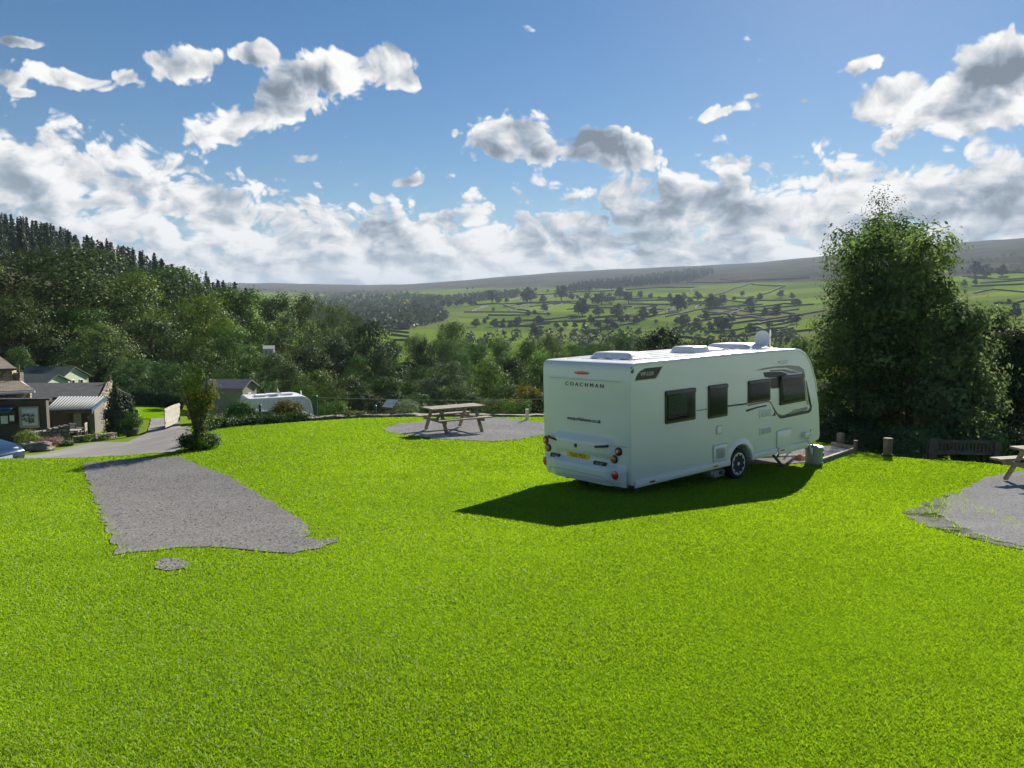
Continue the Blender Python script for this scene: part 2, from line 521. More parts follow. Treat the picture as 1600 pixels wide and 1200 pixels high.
# mown blades
m, nt, out = new_mat("grass_blade")
co = texco("Object")
at_ = nt.nodes.new("ShaderNodeAttribute"); at_.attribute_name = "tint"
v = S(at_.outputs["Fac"])
big = noise(co, 0.22, 5, 0.6); mid = noise(co, 1.5, 5, 0.65)
huge = noise(co, 0.09, 3, 0.5)
c = mixc(v, (0.138, 0.255, 0.007), (0.185, 0.330, 0.010))
c = mixc((sstep(big, 0.40, 0.62) * 0.55 + sstep(huge, 0.44, 0.60) * 0.4).min(0.85), c, (0.300, 0.440, 0.014))
c = mixc(sstep(mid, 0.50, 0.70) * 0.70, c, (0.075, 0.165, 0.010))
c = mixc(sstep(huge, 0.50, 0.38) * 0.45, c, (0.088, 0.195, 0.007))
c = mixc(sstep(v, 0.965, 0.99), c, (0.30, 0.26, 0.10))
t = mixc(0.5, c, (0.42, 0.60, 0.012))
d = nt.nodes.new("ShaderNodeBsdfDiffuse"); nt.links.new(c.s, d.inputs[0])
tr = nt.nodes.new("ShaderNodeBsdfTranslucent"); nt.links.new(t.s, tr.inputs[0])
mx = nt.nodes.new("ShaderNodeMixShader"); mx.inputs[0].default_value = 0.5
nt.links.new(d.outputs[0], mx.inputs[1]); nt.links.new(tr.outputs[0], mx.inputs[2])
g = nt.nodes.new("ShaderNodeBsdfGlossy"); g.inputs["Roughness"].default_value = 0.5
mg = nt.nodes.new("ShaderNodeMixShader"); mg.inputs[0].default_value = 0.02
nt.links.new(mx.outputs[0], mg.inputs[1]); nt.links.new(g.outputs[0], mg.inputs[2])
nt.links.new(mg.outputs[0], out.inputs[0])
M["grass_blade"] = m

M["gravel"] = gravel_mat("gravel", (0.165, 0.158, 0.147), (0.265, 0.255, 0.240), (0.40, 0.385, 0.36))
M["gravel_pale"] = gravel_mat("gravel_pale", (0.26, 0.25, 0.238), (0.40, 0.388, 0.372), (0.56, 0.54, 0.52))
M["gravel_moss"] = gravel_mat("gravel_moss", (0.19, 0.183, 0.166), (0.31, 0.30, 0.275), (0.44, 0.42, 0.39), 0.45)
M["pebble"] = pmat("pebble", (0.25, 0.24, 0.225), 0.9, 0.45, 9)

m, nt, out = new_mat("tarmac")
co = texco("Object")
n = noise(co, 0.5, 5, 0.6); f_ = noise(co, 40, 4, 0.7); cr = voro(co, 60, "F1", "Color")
a_, b_, c_ = sepxyz(cr)
c = mixc(sstep(n, 0.35, 0.7), (0.175, 0.168, 0.158), (0.27, 0.26, 0.245))
c = mixc(sstep(a_, 0.6, 1.0) * 0.5, c, (0.27, 0.26, 0.25))
principled(nt, out, Base_Color=c, Roughness=0.9, Specular_IOR_Level=0.15, Normal=bump(f_, 0.4, 0.01))
M["tarmac"] = m

# far hills: green walled pastures low down, rough grass and heather moor above
m, nt, out = new_mat("hill_grass")
co = texco("Object")
at_ = nt.nodes.new("ShaderNodeAttribute"); at_.attribute_name = "moor"
moor = S(at_.outputs["Fac"])
fld = voro(co, 0.0085, "F1", "Color", 0.9)
r, g, b = sepxyz(fld)
n = noise(co, 0.006, 6, 0.62); n2 = noise(co, 0.05, 6, 0.7); n3 = noise(co, 0.0016, 4, 0.6)
past = mixc(r, (0.072, 0.120, 0.018), (0.150, 0.225, 0.022))
past = mixc(sstep(g, 0.65, 0.8) * 0.7, past, (0.120, 0.140, 0.040))
past = mixc(sstep(n2, 0.5, 0.75) * 0.5, past, (0.060, 0.085, 0.022))
mr = mixc(sstep(n, 0.36, 0.66), (0.040, 0.038, 0.032), (0.078, 0.080, 0.048))
mr = mixc(sstep(n3, 0.5, 0.68) * 0.7, mr, (0.024, 0.020, 0.021))
mr = mixc(sstep(n2, 0.45, 0.7) * 0.4, mr, (0.048, 0.048, 0.024))
fm = sstep(moor + (n - 0.5) * 0.5, 0.42, 0.62)
c = mixc(fm, past, mr)
d = nt.nodes.new("ShaderNodeBsdfDiffuse"); nt.links.new(c.s, d.inputs[0]); nt.links.new(d.outputs[0], out.inputs[0])
M["hill_grass"] = m
# ------------------------------------------------------------------ mesh builders and scene bookkeeping
def link(o, parent=None):
    COL.objects.link(o)
    if parent is not None:
        o.parent = parent
    return o


def mesh_obj(name, verts, faces, mat, parent=None, smooth=False, tint=None):
    me = bpy.data.meshes.new(name)
    me.from_pydata(verts, [], faces)
    if mat is not None:
        for k in (mat if isinstance(mat, (list, tuple)) else [mat]):
            me.materials.append(k)
    if tint is not None:
        a = me.attributes.new("tint", "FLOAT", "FACE")
        a.data.foreach_set("value", np.asarray(tint, dtype=np.float32))
    if smooth:
        me.polygons.foreach_set("use_smooth", np.ones(len(me.polygons), dtype=bool))
    me.update()
    o = bpy.data.objects.new(name, me)
    return link(o, parent)


class MB:
    """collects boxes, bars, tubes, prisms and lathes; build() links them as ONE mesh object"""

    def __init__(s):
        s.v = []
        s.f = []
        s.uv = None

    def add(s, vs, fs, mat=None):
        b = len(s.v)
        for p in vs:
            p = Vector(p)
            s.v.append(tuple(mat @ p) if mat is not None else tuple(p))
        s.f += [tuple(i + b for i in f) for f in fs]
        return s

    def box(s, c, d, rz=0.0, mat=None, rx=0.0, ry=0.0):
        x, y, z = (k / 2 for k in d)
        T = Matrix.Translation(c) @ Matrix.Rotation(rz, 4, "Z") @ Matrix.Rotation(ry, 4, "Y") @ Matrix.Rotation(rx, 4, "X")
        if mat is not None:
            T = mat @ T
        vs = [(-x, -y, -z), (x, -y, -z), (x, y, -z), (-x, y, -z), (-x, -y, z), (x, -y, z), (x, y, z), (-x, y, z)]
        return s.add(vs, [(3, 2, 1, 0), (4, 5, 6, 7), (0, 1, 5, 4), (1, 2, 6, 5), (2, 3, 7, 6), (3, 0, 4, 7)], T)

    def bar(s, a, b, w, t, up=(0, 0, 1)):
        a, b = Vector(a), Vector(b)
        d = (b - a); L = d.length; d.normalize()
        side = d.cross(Vector(up))
        if side.length < 1e-4:
            side = d.cross(Vector((1, 0, 0)))
        side.normalize(); n = side.cross(d)
        vs = []
        for e in (a, b):
            for i, j in ((-1, -1), (1, -1), (1, 1), (-1, 1)):
                vs.append(e + side * (i * w / 2) + n * (j * t / 2))
        return s.add(vs, [(0, 1, 2, 3), (7, 6, 5, 4), (0, 4, 5, 1), (1, 5, 6, 2), (2, 6, 7, 3), (3, 7, 4, 0)])

    def tube(s, pts, rad, n=8, cap=True):
        pts = [Vector(p) for p in pts]
        if not isinstance(rad, (list, tuple)):
            rad = [rad] * len(pts)
        vs, fs = [], []
        ref = Vector((0.31, 0.17, 0.93))
        for i, p in enumerate(pts):
            d = (pts[min(i + 1, len(pts) - 1)] - pts[max(i - 1, 0)]).normalized()
            a = d.cross(ref)
            if a.length < 0.05:
                a = d.cross(Vector((1, 0, 0)))
            a.normalize(); b = d.cross(a)
            for k in range(n):
                t = 2 * math.pi * k / n
                vs.append(p + (a * math.cos(t) + b * math.sin(t)) * rad[i])
        for i in range(len(pts) - 1):
            for k in range(n):
                k2 = (k + 1) % n
                fs.append((i * n + k, i * n + k2, (i + 1) * n + k2, (i + 1) * n + k))
        if cap:
            fs.append(tuple(range(n))[::-1]); fs.append(tuple((len(pts) - 1) * n + k for k in range(n)))
        return s.add(vs, fs)

    def lathe(s, prof, n=32, mat=None, axis="Z"):
        vs, fs = [], []
        for r, z in prof:
            for k in range(n):
                t = 2 * math.pi * k / n
                p = (r * math.cos(t), r * math.sin(t), z)
                if axis == "Y":
                    p = (p[0], p[2], p[1])
                elif axis == "X":
                    p = (p[2], p[0], p[1])
                vs.append(p)
        for i in range(len(prof) - 1):
            for k in range(n):
                k2 = (k + 1) % n
                fs.append((i * n + k, i * n + k2, (i + 1) * n + k2, (i + 1) * n + k))
        fs.append(tuple(range(n))[::-1]); fs.append(tuple((len(prof) - 1) * n + k for k in range(n)))
        return s.add(vs, fs, mat)

    def prism(s, poly, a, b, axis="y", mat=None):
        """poly in the two other axes, extruded from a to b along axis"""
        n = len(poly)
        f = {"y": lambda p, t: (p[0], t, p[1]), "x": lambda p, t: (t, p[0], p[1]), "z": lambda p, t: (p[0], p[1], t)}[axis]
        vs = [f(p, a) for p in poly] + [f(p, b) for p in poly]
        fs = [tuple(range(n))[::-1], tuple(range(n, 2 * n))] + [(i, (i + 1) % n, n + (i + 1) % n, n + i) for i in range(n)]
        return s.add(vs, fs, mat)

    def build(s, name, mat, parent=None, bevel=0.0, smooth=False, seg=2, angle=35):
        o = mesh_obj(name, s.v, s.f, mat, parent)
        bm = bmesh.new(); bm.from_mesh(o.data)
        bmesh.ops.recalc_face_normals(bm, faces=bm.faces)
        if bevel:
            es = [e for e in bm.edges if len(e.link_faces) == 2 and e.calc_face_angle(0) > R_(28)]
            bmesh.ops.bevel(bm, geom=es, offset=bevel, segments=seg, affect="EDGES", profile=0.6, clamp_overlap=True)
        bm.to_mesh(o.data); bm.free()
        if smooth:
            o.data.polygons.foreach_set("use_smooth", np.ones(len(o.data.polygons), dtype=bool))
            o.data.set_sharp_from_angle(angle=R_(angle))
        return o


def tag(o, label=None, cat=None, group=None, kind=None):
    if label: o["label"] = label
    if cat: o["category"] = cat
    if group: o["group"] = group
    if kind or cat: o["kind"] = kind or "thing"
    return o


def thing(name, label, cat, loc=(0, 0, 0), rz=0.0, group=None, scale=None):
    o = bpy.data.objects.new(name, None)
    o.empty_display_size = 0.3
    COL.objects.link(o)
    o.location = loc
    o.rotation_euler = (0, 0, rz)
    if scale is not None:
        o.scale = scale
    return tag(o, label, cat, group)


def kids(o):
    return [c for c in bpy.data.objects if c.parent == o]


def copy_tree(o, ch=None):
    c = o.copy(); COL.objects.link(c)
    for k in (ch if ch is not None else kids(o)):
        d = k.copy(); COL.objects.link(d); d.parent = c
        for g in kids(k):
            e = g.copy(); COL.objects.link(e); e.parent = d
    return c


def text_obj(name, s, size, mat, parent, mtx, extrude=0.002, spacing=1.0, shear=0.0, sx=1.0, align="CENTER"):
    cu = bpy.data.curves.new(name, "FONT")
    cu.body = s; cu.size = size; cu.extrude = extrude; cu.align_x = align; cu.align_y = "CENTER"
    cu.space_character = spacing; cu.shear = shear
    t = bpy.data.objects.new(name, cu)
    COL.objects.link(t)
    dg = bpy.context.evaluated_depsgraph_get()
    me = bpy.data.meshes.new_from_object(t.evaluated_get(dg))
    bpy.data.objects.remove(t); bpy.data.curves.remove(cu)
    me.name = name
    me.materials.clear(); me.materials.append(mat)
    me.transform(mtx @ Matrix.Diagonal((sx, 1, 1, 1)))
    o = bpy.data.objects.new(name, me)
    return link(o, parent)
# ------------------------------------------------------------------ ground heights
_gy = np.array([-60, -20, -10, -5, 0, 4, 8, 10.5, 12, 14, 16, 18, 21, 25, 30, 40, 60.0])
_gz = np.array([-0.7, -0.8, -1.0, -1.25, -1.62, -2.14, -2.69, -3.04, -3.23, -3.45, -3.585, -3.66, -3.76, -3.88, -3.99, -4.15, -4.4])
_yy = np.linspace(-60, 60, 1201)
_zz = np.interp(_yy, _gy, _gz)
_k = np.exp(-0.5 * (np.arange(-20, 21) / 8.0) ** 2); _k /= _k.sum()
_zz = np.convolve(np.pad(_zz, 20, mode="edge"), _k, mode="valid")


def lawn_h(x, y):
    x = np.asarray(x, float); y = np.asarray(y, float)
    z = np.interp(y, _yy, _zz)
    return z + 0.022 * np.sin(x * 0.55 + y * 0.21 + 1.0) * np.sin(y * 0.43 - x * 0.17) + 0.010 * np.sin(x * 1.3 - y * 0.9)


_D = np.array([10, 18, 22, 28, 35, 47, 60, 80, 110, 150, 220, 300, 400, 550, 800, 1200, 1700, 2500, 3500, 5000, 7500, 12000.0])
def _py(d, y): return ray(800, y)[1] * d
_TAB = {
    -700: [-3.6, -4.4, -5.2, -5.8, -6.6, -8, -7.0, -4, 2, 10, 24, 38, 52, 66, 66, 70, 90, 120, 160, 200, 200, 100],
    0: [-3.6, -4.2, -4.9, -5.6, -6.5, -8.1, -7.6, -6, -3, 3, 13, 24, 36, 42, 40, 44, 60, 100, 140, 180, 180, 100],
    200: [-3.6, -4.0, -4.3, -5.1, -6.1, -7.7, -7.4, -7.5, -6, -3, 4, 10, 15, 18, 10, 20, 50, 90, 130, 160, 160, 90],
    330: [-3.6, -4.0, -4.15, -4.2, -4.9, -6.9, -8.3, -10, -11, -11, -9, -6, -2, -4, -10, 0, 30, 60, _py(3500, 449), _py(5000, 442), 160, 80],
    450: [-3.6, -4.0, -4.15, -4.15, -5.0, -8.0, -9.8, -12.0, -14.8, -18.5, -24, -27, -27, -28, -25, -10, 8, _py(2500, 463), _py(3500, 452), _py(5000, 441), 170, 80],
    600: [-3.6, -4.0, -4.1, -4.15, -5.2, -8.2, -9.6, -11.8, -14.8, -18.5, -25, -31, _py(400, 586), _py(550, 556), _py(800, 518), _py(1200, 493), _py(1700, 476), _py(2500, 462), _py(3500, 453), _py(5000, 446.5), 150, 60],
    700: [-3.6, -4.0, -4.1, -4.15, -5.2, -8.2, -9.6, -11.8, -14.8, -18.5, -25, -31, _py(400, 584), _py(550, 552), _py(800, 517), _py(1200, 491), _py(1700, 471), _py(2500, 457), _py(3500, 447), _py(5000, 440), 180, 80],
    850: [-3.6, -4.0, -4.1, -4.4, -6.3, -8.2, -9.6, -11.8, -14.8, -18.5, -25, -31, _py(400, 580), _py(550, 548), _py(800, 518), _py(1200, 488), _py(1700, 464), _py(2500, 448), _py(3500, 436), _py(5000, 425.5), 250, 100],
    1000: [-3.6, -4.0, -4.3, -5.0, -6.8, -8.2, -9.8, -12.0, -15, -18.5, -24.5, -30, _py(400, 580), _py(550, 549), _py(800, 517), _py(1200, 484), _py(1700, 459), _py(2500, 441), _py(3500, 428), _py(5000, 418), 280, 120],
    1180: [-3.6, -4.0, -4.4, -5.2, -6.8, -8.0, -9.8, -12, -15, -18.5, -24, -28, _py(400, 573), _py(550, 543), _py(800, 511), _py(1200, 477), _py(1700, 450), _py(2500, 431), _py(3500, 417), _py(5000, 411), 320, 130],
    1300: [-3.6, -4.3, -4.75, -5.6, -6.3, -7.8, -9.6, -11.8, -14.5, -18, -23, -26, _py(400, 560), _py(550, 532), _py(800, 500), _py(1200, 466), _py(1700, 440), _py(2500, 418), _py(3500, 401), _py(5000, 398), 360, 150],
    1600: [-3.6, -4.3, -4.75, -5.6, -6.5, -7.8, -9.6, -11.8, -14.5, -18, -22, -24, _py(400, 525), _py(550, 492), _py(800, 463), _py(1200, 435), _py(1700, 409), _py(2500, 384), _py(3500, 369), _py(5000, 369), 480, 200],
    2300: [-3.6, -4.3, -4.75, -5.6, -6.8, -9, -12, -16, -20, -22, -24, -22, _py(400, 500), _py(550, 460), _py(800, 428), _py(1200, 398), _py(1700, 372), _py(2500, 345), _py(3500, 330), _py(5000, 330), 560, 300],
}
_TAB[3000] = _TAB[2300]
_TAB[-1400] = _TAB[-700]
_cu = np.array(sorted(_TAB)); _cz = np.array([_TAB[k] for k in _cu])
_LU = np.linspace(-1400, 3000, 441); _LD = np.linspace(math.log(10), math.log(12000), 360)
_t1 = np.array([np.interp(_LD, np.log(_D), r) for r in _cz])
_t2 = np.array([np.interp(_LU, _cu, _t1[:, j]) for j in range(len(_LD))]).T


def _sm(a, s, ax):
    k = np.exp(-0.5 * (np.arange(-3 * s, 3 * s + 1) / s) ** 2); k /= k.sum()
    p = [(0, 0), (0, 0)]; p[ax] = (3 * s, 3 * s)
    return np.apply_along_axis(lambda r: np.convolve(r, k, mode="valid"), ax, np.pad(a, p, mode="edge"))


_T = _sm(_sm(_t2, 3, 1), 5, 0)


def land_h(x, y):
    x = np.asarray(x, float); y = np.maximum(np.asarray(y, float), 10.0)
    u = (800 + F * x / y - _LU[0]) / (_LU[1] - _LU[0]); d = (np.log(y) - _LD[0]) / (_LD[1] - _LD[0])
    u = np.clip(u, 0, len(_LU) - 1.001); d = np.clip(d, 0, len(_LD) - 1.001)
    i = u.astype(int); j = d.astype(int); fu = u - i; fd = d - j
    z = _T[i, j] * (1 - fu) * (1 - fd) + _T[i + 1, j] * fu * (1 - fd) + _T[i, j + 1] * (1 - fu) * fd + _T[i + 1, j + 1] * fu * fd
    z = np.where(z > 300, 300 + 45 * np.tanh((z - 300) / 90), z)
    a = np.clip((y - 250) / 900, 0, 1)
    z = z + a * (2.2 * np.sin(x / 71.0 + y / 190.0) * np.sin(y / 113.0 - x / 240.0) + 1.0 * np.sin(x / 29.0 + 2) * np.sin(y / 47.0))
    return z


_ds = np.exp(np.linspace(math.log(16), math.log(9000), 2600))


def hit(px, py, dmin=16.0):
    """where the line of sight through a photograph pixel first meets the land"""
    u, w = ray(px, py)
    z = land_h(u * _ds, _ds) - w * _ds
    ok = (z >= 0) & (_ds >= dmin)
    if not ok.any():
        return None
    k = int(np.argmax(ok)); d = _ds[k]
    return Vector((u * d, d, float(land_h(u * d, d))))


def hit_lawn(px, py):
    u, w = ray(px, py)
    d = np.linspace(1.5, 45, 4000)
    k = int(np.argmax(lawn_h(u * d, d) - w * d >= 0))
    return (u * d[k], d[k])


def gz(x, y):
    return float(land_h(x, y))


def lz(x, y):
    return float(lawn_h(x, y))


# ------------------------------------------------------------------ sheets of ground
def densify(poly, step, jit=0.0, r=None):
    out = []
    r = r or random.Random(5)
    for i, a in enumerate(poly):
        b = poly[(i + 1) % len(poly)]
        L = math.hypot(b[0] - a[0], b[1] - a[1]); n = max(1, int(L / step))
        for k in range(n):
            t = k / n
            out.append((a[0] + (b[0] - a[0]) * t + r.uniform(-jit, jit), a[1] + (b[1] - a[1]) * t + r.uniform(-jit, jit)))
    return out


def inside(poly, x, y):
    x = np.asarray(x); y = np.asarray(y)
    r = np.zeros(x.shape, bool)
    n = len(poly)
    for i in range(n):
        x1, y1 = poly[i]; x2, y2 = poly[(i + 1) % n]
        c = ((y1 > y) != (y2 > y)) & (x < (x2 - x1) * (y - y1) / ((y2 - y1) if abs(y2 - y1) > 1e-9 else 1e-9) + x1)
        r ^= c
    return r


def sheet(name, poly, h, off, mat, step, jit=0.0, edge=None, kind="structure", label=None):
    bd = densify(poly, edge or step, jit)
    xs = [p[0] for p in bd]; ys = [p[1] for p in bd]
    gx, gy = np.meshgrid(np.arange(min(xs), max(xs), step), np.arange(min(ys), max(ys), step))
    gx = gx.ravel() + step * 0.5; gy = gy.ravel() + step * 0.5
    k = inside(bd, gx, gy)
    pts = [Vector(p) for p in bd] + [Vector((a, b)) for a, b in zip(gx[k], gy[k])]
    vs, _, fs, *_r = geometry.delaunay_2d_cdt(pts, [], [list(range(len(bd)))], 1, 1e-5)
    V = np.array([(v.x, v.y) for v in vs])
    Z = h(V[:, 0], V[:, 1]) + off
    fs = [f if geometry.area_tri(*(vs[i].to_3d() for i in f)) > 0 else f for f in fs]
    o = mesh_obj(name, np.column_stack([V, Z]), fs, mat, smooth=True)
    bm = bmesh.new(); bm.from_mesh(o.data)
    bmesh.ops.recalc_face_normals(bm, faces=bm.faces)
    if sum(f.normal.z for f in bm.faces) < 0:
        bmesh.ops.reverse_faces(bm, faces=bm.faces)
    bm.to_mesh(o.data); bm.free()
    return tag(o, label, None, None, kind), bd


# the land: a fan of ground from under the lawn to the far moors
us = np.linspace(-1400, 3000, 330); us = (us - 800) / F
ds = np.exp(np.linspace(math.log(11), math.log(11500), 250))
U, Dg = np.meshgrid(us, ds)
X = U * Dg; Z = land_h(X, Dg)
V = np.column_stack([X.ravel(), Dg.ravel(), Z.ravel()])
nu = len(us)
ii, jj = np.meshgrid(np.arange(nu - 1), np.arange(len(ds) - 1))
V_min = Z.min(); ztop_ = float(Z.max()) + 40.0
b0 = (jj * nu + ii).ravel()
Fc = np.column_stack([b0, b0 + 1, b0 + nu + 1, b0 + nu])
land = mesh_obj("terrain", V, Fc, M["hill_grass"], smooth=True)
# height up the slope as seen from the lawn decides where pasture ends and moor begins
pyv = 600 - F * (np.sin(CP) + V[:, 2] / V[:, 1] * np.cos(CP)) / (np.cos(CP) - V[:, 2] / V[:, 1] * np.sin(CP))
pxv = 800 + F * V[:, 0] / V[:, 1]
lim = np.interp(pxv, [300, 560, 680, 850, 960, 1080, 1180, 1300, 1480, 1600, 2300], [452, 462, 452, 449, 452, 446, 442, 440, 432, 425, 400])
a = land.data.attributes.new("moor", "FLOAT", "POINT")
a.data.foreach_set("value", np.where(V[:, 1] > 500, np.clip(0.5 + (lim - pyv) / 18, 0, 1), np.where((pxv < 470) & (V[:, 1] > 66), 1.0, np.where((V[:, 1] > 34) & (V[:, 1] < 260) & (pxv > 470), 0.8, 0.0))).astype(np.float32))
tag(land, None, None, None, "structure")

# lawn terrace
LAWN = [(-42, -14), (42, -14), (42, 14.2), (20, 16.4)] + [hit_lawn(*p) for p in ((1600, 730), (1530, 722.5), (1464, 719), (1400, 714), (1350, 707))] + [(8.9, 21.5), (8.0, 23.2), (4.5, 26.8), (1.2, 28.0), (-2.0, 28.0), (-5.5, 27.7), (-9.3, 25.4), (-9.55, 24), (-8.9, 21.4), (-8.75, 19.9), (-10.5, 18.9), (-18, 18.4), (-42, 17.5)]
lawn, LAWNB = sheet("lawn", LAWN, lawn_h, 0.0, M["sward"], 0.55, 0.04, 0.4)


def lp(pts):
    return [hit_lawn(*p) for p in pts]


PITCH = lp([(128, 725), (140, 760), (156, 800), (172, 840), (181, 868), (232, 862), (290, 856), (345, 857), (405, 863), (455, 866), (500, 858), (531, 848), (524, 841), (500, 846), (476, 841), (484, 828), (468, 812), (448, 797), (418, 780), (392, 765), (372, 752), (350, 742), (318, 731), (300, 722), (282, 714), (200, 718)])
PATCH_MID = lp([(598, 671), (618, 663), (645, 660), (690, 657), (735, 652), (790, 654), (835, 659), (880, 664), (900, 676), (852, 679), (812, 687), (770, 690), (720, 688), (680, 686), (640, 681), (612, 676)])
PATCH_RIGHT = lp([(1478, 780), (1520, 757), (1548, 745), (1605, 735), (1720, 735), (1800, 790), (1800, 900), (1600, 857), (1545, 843), (1500, 826), (1470, 806)])
PATCH_MOSS = lp([(1408, 802), (1440, 788), (1486, 770), (1520, 786), (1560, 806), (1605, 826), (1650, 868), (1540, 849), (1480, 833), (1435, 818)])
PAD = lp([(1120, 728), (1283, 723), (1337, 704.5), (1300, 697.5), (1240, 697)])
HOLE = lp([(240, 880), (252, 874), (278, 873), (294, 880), (290, 889), (262, 893), (246, 889)])
GRAVELS = []
for nm, poly, mt, off in (("gravel_pitch", PITCH, "gravel", 0.014), ("gravel_patch", PATCH_MID, "gravel_pale", 0.014), ("gravel_ground", PATCH_RIGHT, "gravel_pale", 0.018), ("mossy_ground", PATCH_MOSS, "gravel_moss", 0.012), ("gravel_pad", PAD, "gravel_pale", 0.020), ("bare_ground", HOLE, "gravel", 0.012)):
    o, bd = sheet(nm, poly, lawn_h, off, M[mt], 0.4, 0.05 if nm != "bare_ground" else 0.02, 0.16)
    GRAVELS.append((nm, bd))

# access road and the little lawn by the gate, on the lower ground
ROAD = [(-46, 19.5), (-19, 19.6), (-10.7, 19.3), (-8.9, 20.2), (-9.1, 21.5), (-9.7, 24.0), (-10.6, 26), (-13.2, 31)]
ROAD += [tuple(hit(*p)[:2]) for p in [(300, 672), (277, 655), (236, 655), (233, 668), (222, 682), (200, 692), (150, 692), (60, 712)]]
ROAD += [(-30, 33), (-46, 33)]
road, _ = sheet("road", ROAD, land_h, 0.05, M["tarmac"], 0.8, 0.05, 0.5)
GREEN = [tuple(hit(*p)[:2]) for p in [(205, 656), (236, 655), (278, 654.5), (282, 634), (205, 634)]]
green, _ = sheet("back_lawn", GREEN, land_h, 0.04, M["sward"], 0.8, 0.05, 0.6)

# ------------------------------------------------------------------ mown grass and loose stones
def grass():
    N = []
    d0, d1 = 2.0, 30.0
    edges = np.concatenate([np.linspace(2.0, 6, 9), np.exp(np.linspace(math.log(6.3), math.log(30), 26))])
    for a, b in zip(edges[:-1], edges[1:]):
        d = (a + b) / 2
        rho = 16000 * min(1.0, (3.6 / d) ** 1.75)
        w = 0.80 * d + 1.2
        n = int(rho * 2 * w * (b - a))
        y = rng.uniform(a, b, n); x = rng.uniform(-w, w, n)
        N.append(np.column_stack([x, y]))
    P = np.concatenate(N)
    k = inside(LAWNB, P[:, 0], P[:, 1])
    for nm, bd in GRAVELS:
        g = inside(bd, P[:, 0], P[:, 1])
        keep = {"mossy_ground": 0.8, "bare_ground": 0.05, "gravel_ground": 0.05}.get(nm, 0.012)
        k &= ~(g & (rng.random(len(P)) > keep))
    P = P[k]
    n = len(P); d = P[:, 1]
    Zb = lawn_h(P[:, 0], P[:, 1])
    sc = np.clip(d / 4.5, 1, 4.2)
    clump = np.sin(P[:, 0] * 2.1 + np.sin(P[:, 1] * 1.7)) * np.sin(P[:, 1] * 2.6 + np.sin(P[:, 0] * 1.3))
    hgt = (0.010 + 0.009 * rng.random(n) + 0.0025 * clump) * np.clip(0.85 + d / 40, 1, 1.5)
    wid = (0.0026 + 0.0022 * rng.random(n)) * sc * 1.25
    th = rng.uniform(0, 2 * np.pi, n); lean = rng.normal(0, 0.95, (n, 2)) * hgt[:, None]
    dx = np.cos(th) * wid; dy = np.sin(th) * wid
    Vv = np.empty((n, 3, 3), np.float32)
    Vv[:, 0] = np.column_stack([P[:, 0] - dx, P[:, 1] - dy, Zb - 0.004])
    Vv[:, 1] = np.column_stack([P[:, 0] + dx, P[:, 1] + dy, Zb - 0.004])
    Vv[:, 2] = np.column_stack([P[:, 0] + lean[:, 0], P[:, 1] + lean[:, 1], Zb + hgt])
    f = np.arange(n * 3).reshape(n, 3)
    t = np.clip(rng.random(n), 0, 1)
    o = mesh_obj("grass", Vv.reshape(-1, 3), f, M["grass_blade"], tint=t)
    tag(o, None, None, None, "stuff")
    # longer tufts along the edges of the gravel
    T = []
    for nm, bd in GRAVELS:
        for (x, y) in bd:
            if rng.random() < (0.75 if nm in ("gravel_pitch", "bare_ground", "mossy_ground") else 0.6):
                for _ in range(int(rng.integers(5, 16))):
                    T.append((x + rng.normal(0, 0.06), y + rng.normal(0, 0.06)))
    xx = rng.uniform(6, 16, 9000); yy = rng.uniform(12, 19, 9000)
    mm = inside(GRAVELS[3][1], xx, yy) & (rng.random(9000) < 0.9)
    T += list(zip(xx[mm], yy[mm]))
    for _ in range(160):
        y = 2.6 + 22 * rng.random() ** 1.4; x = rng.uniform(-.75, .75) * y
        if inside(LAWNB, np.array([x]), np.array([y]))[0]:
            T += [(x + rng.normal(0, .07), y + rng.normal(0, .05), .45) for _q in range(int(rng.integers(10, 40)))]
    SC_ = np.array([p[2] if len(p) > 2 else 1.0 for p in T]); T = np.array([p[:2] for p in T]); n = len(T)
    hgt = rng.uniform(0.03, 0.08, n) * SC_; wid = rng.uniform(0.004, 0.010, n)
    th = rng.uniform(0, 2 * np.pi, n); lean = rng.normal(0, 0.5, (n, 2)) * hgt[:, None]
    Zb = lawn_h(T[:, 0], T[:, 1]); dx = np.cos(th) * wid; dy = np.sin(th) * wid
    Vv = np.empty((n, 3, 3))
    Vv[:, 0] = np.column_stack([T[:, 0] - dx, T[:, 1] - dy, Zb - 0.01]); Vv[:, 1] = np.column_stack([T[:, 0] + dx, T[:, 1] + dy, Zb - 0.01])
    Vv[:, 2] = np.column_stack([T[:, 0] + lean[:, 0], T[:, 1] + lean[:, 1], Zb + hgt])
    tag(mesh_obj("edge_grass", Vv.reshape(-1, 3), np.arange(n * 3).reshape(n, 3), M["grass_blade"], tint=rng.random(n) * 0.8 * SC_ - (SC_ < .9) * .2), None, None, None, "stuff")
    # loose stones on the gravel
    Vs, Fs, b = [], [], 0
    oct_f = np.array([(0, 2, 4), (2, 1, 4), (1, 3, 4), (3, 0, 4), (2, 0, 5), (1, 2, 5), (3, 1, 5), (0, 3, 5)])
    oct_v = np.array([(1, 0, 0), (-1, 0, 0), (0, 1, 0), (0, -1, 0), (0, 0, 1), (0, 0, -1.0)])
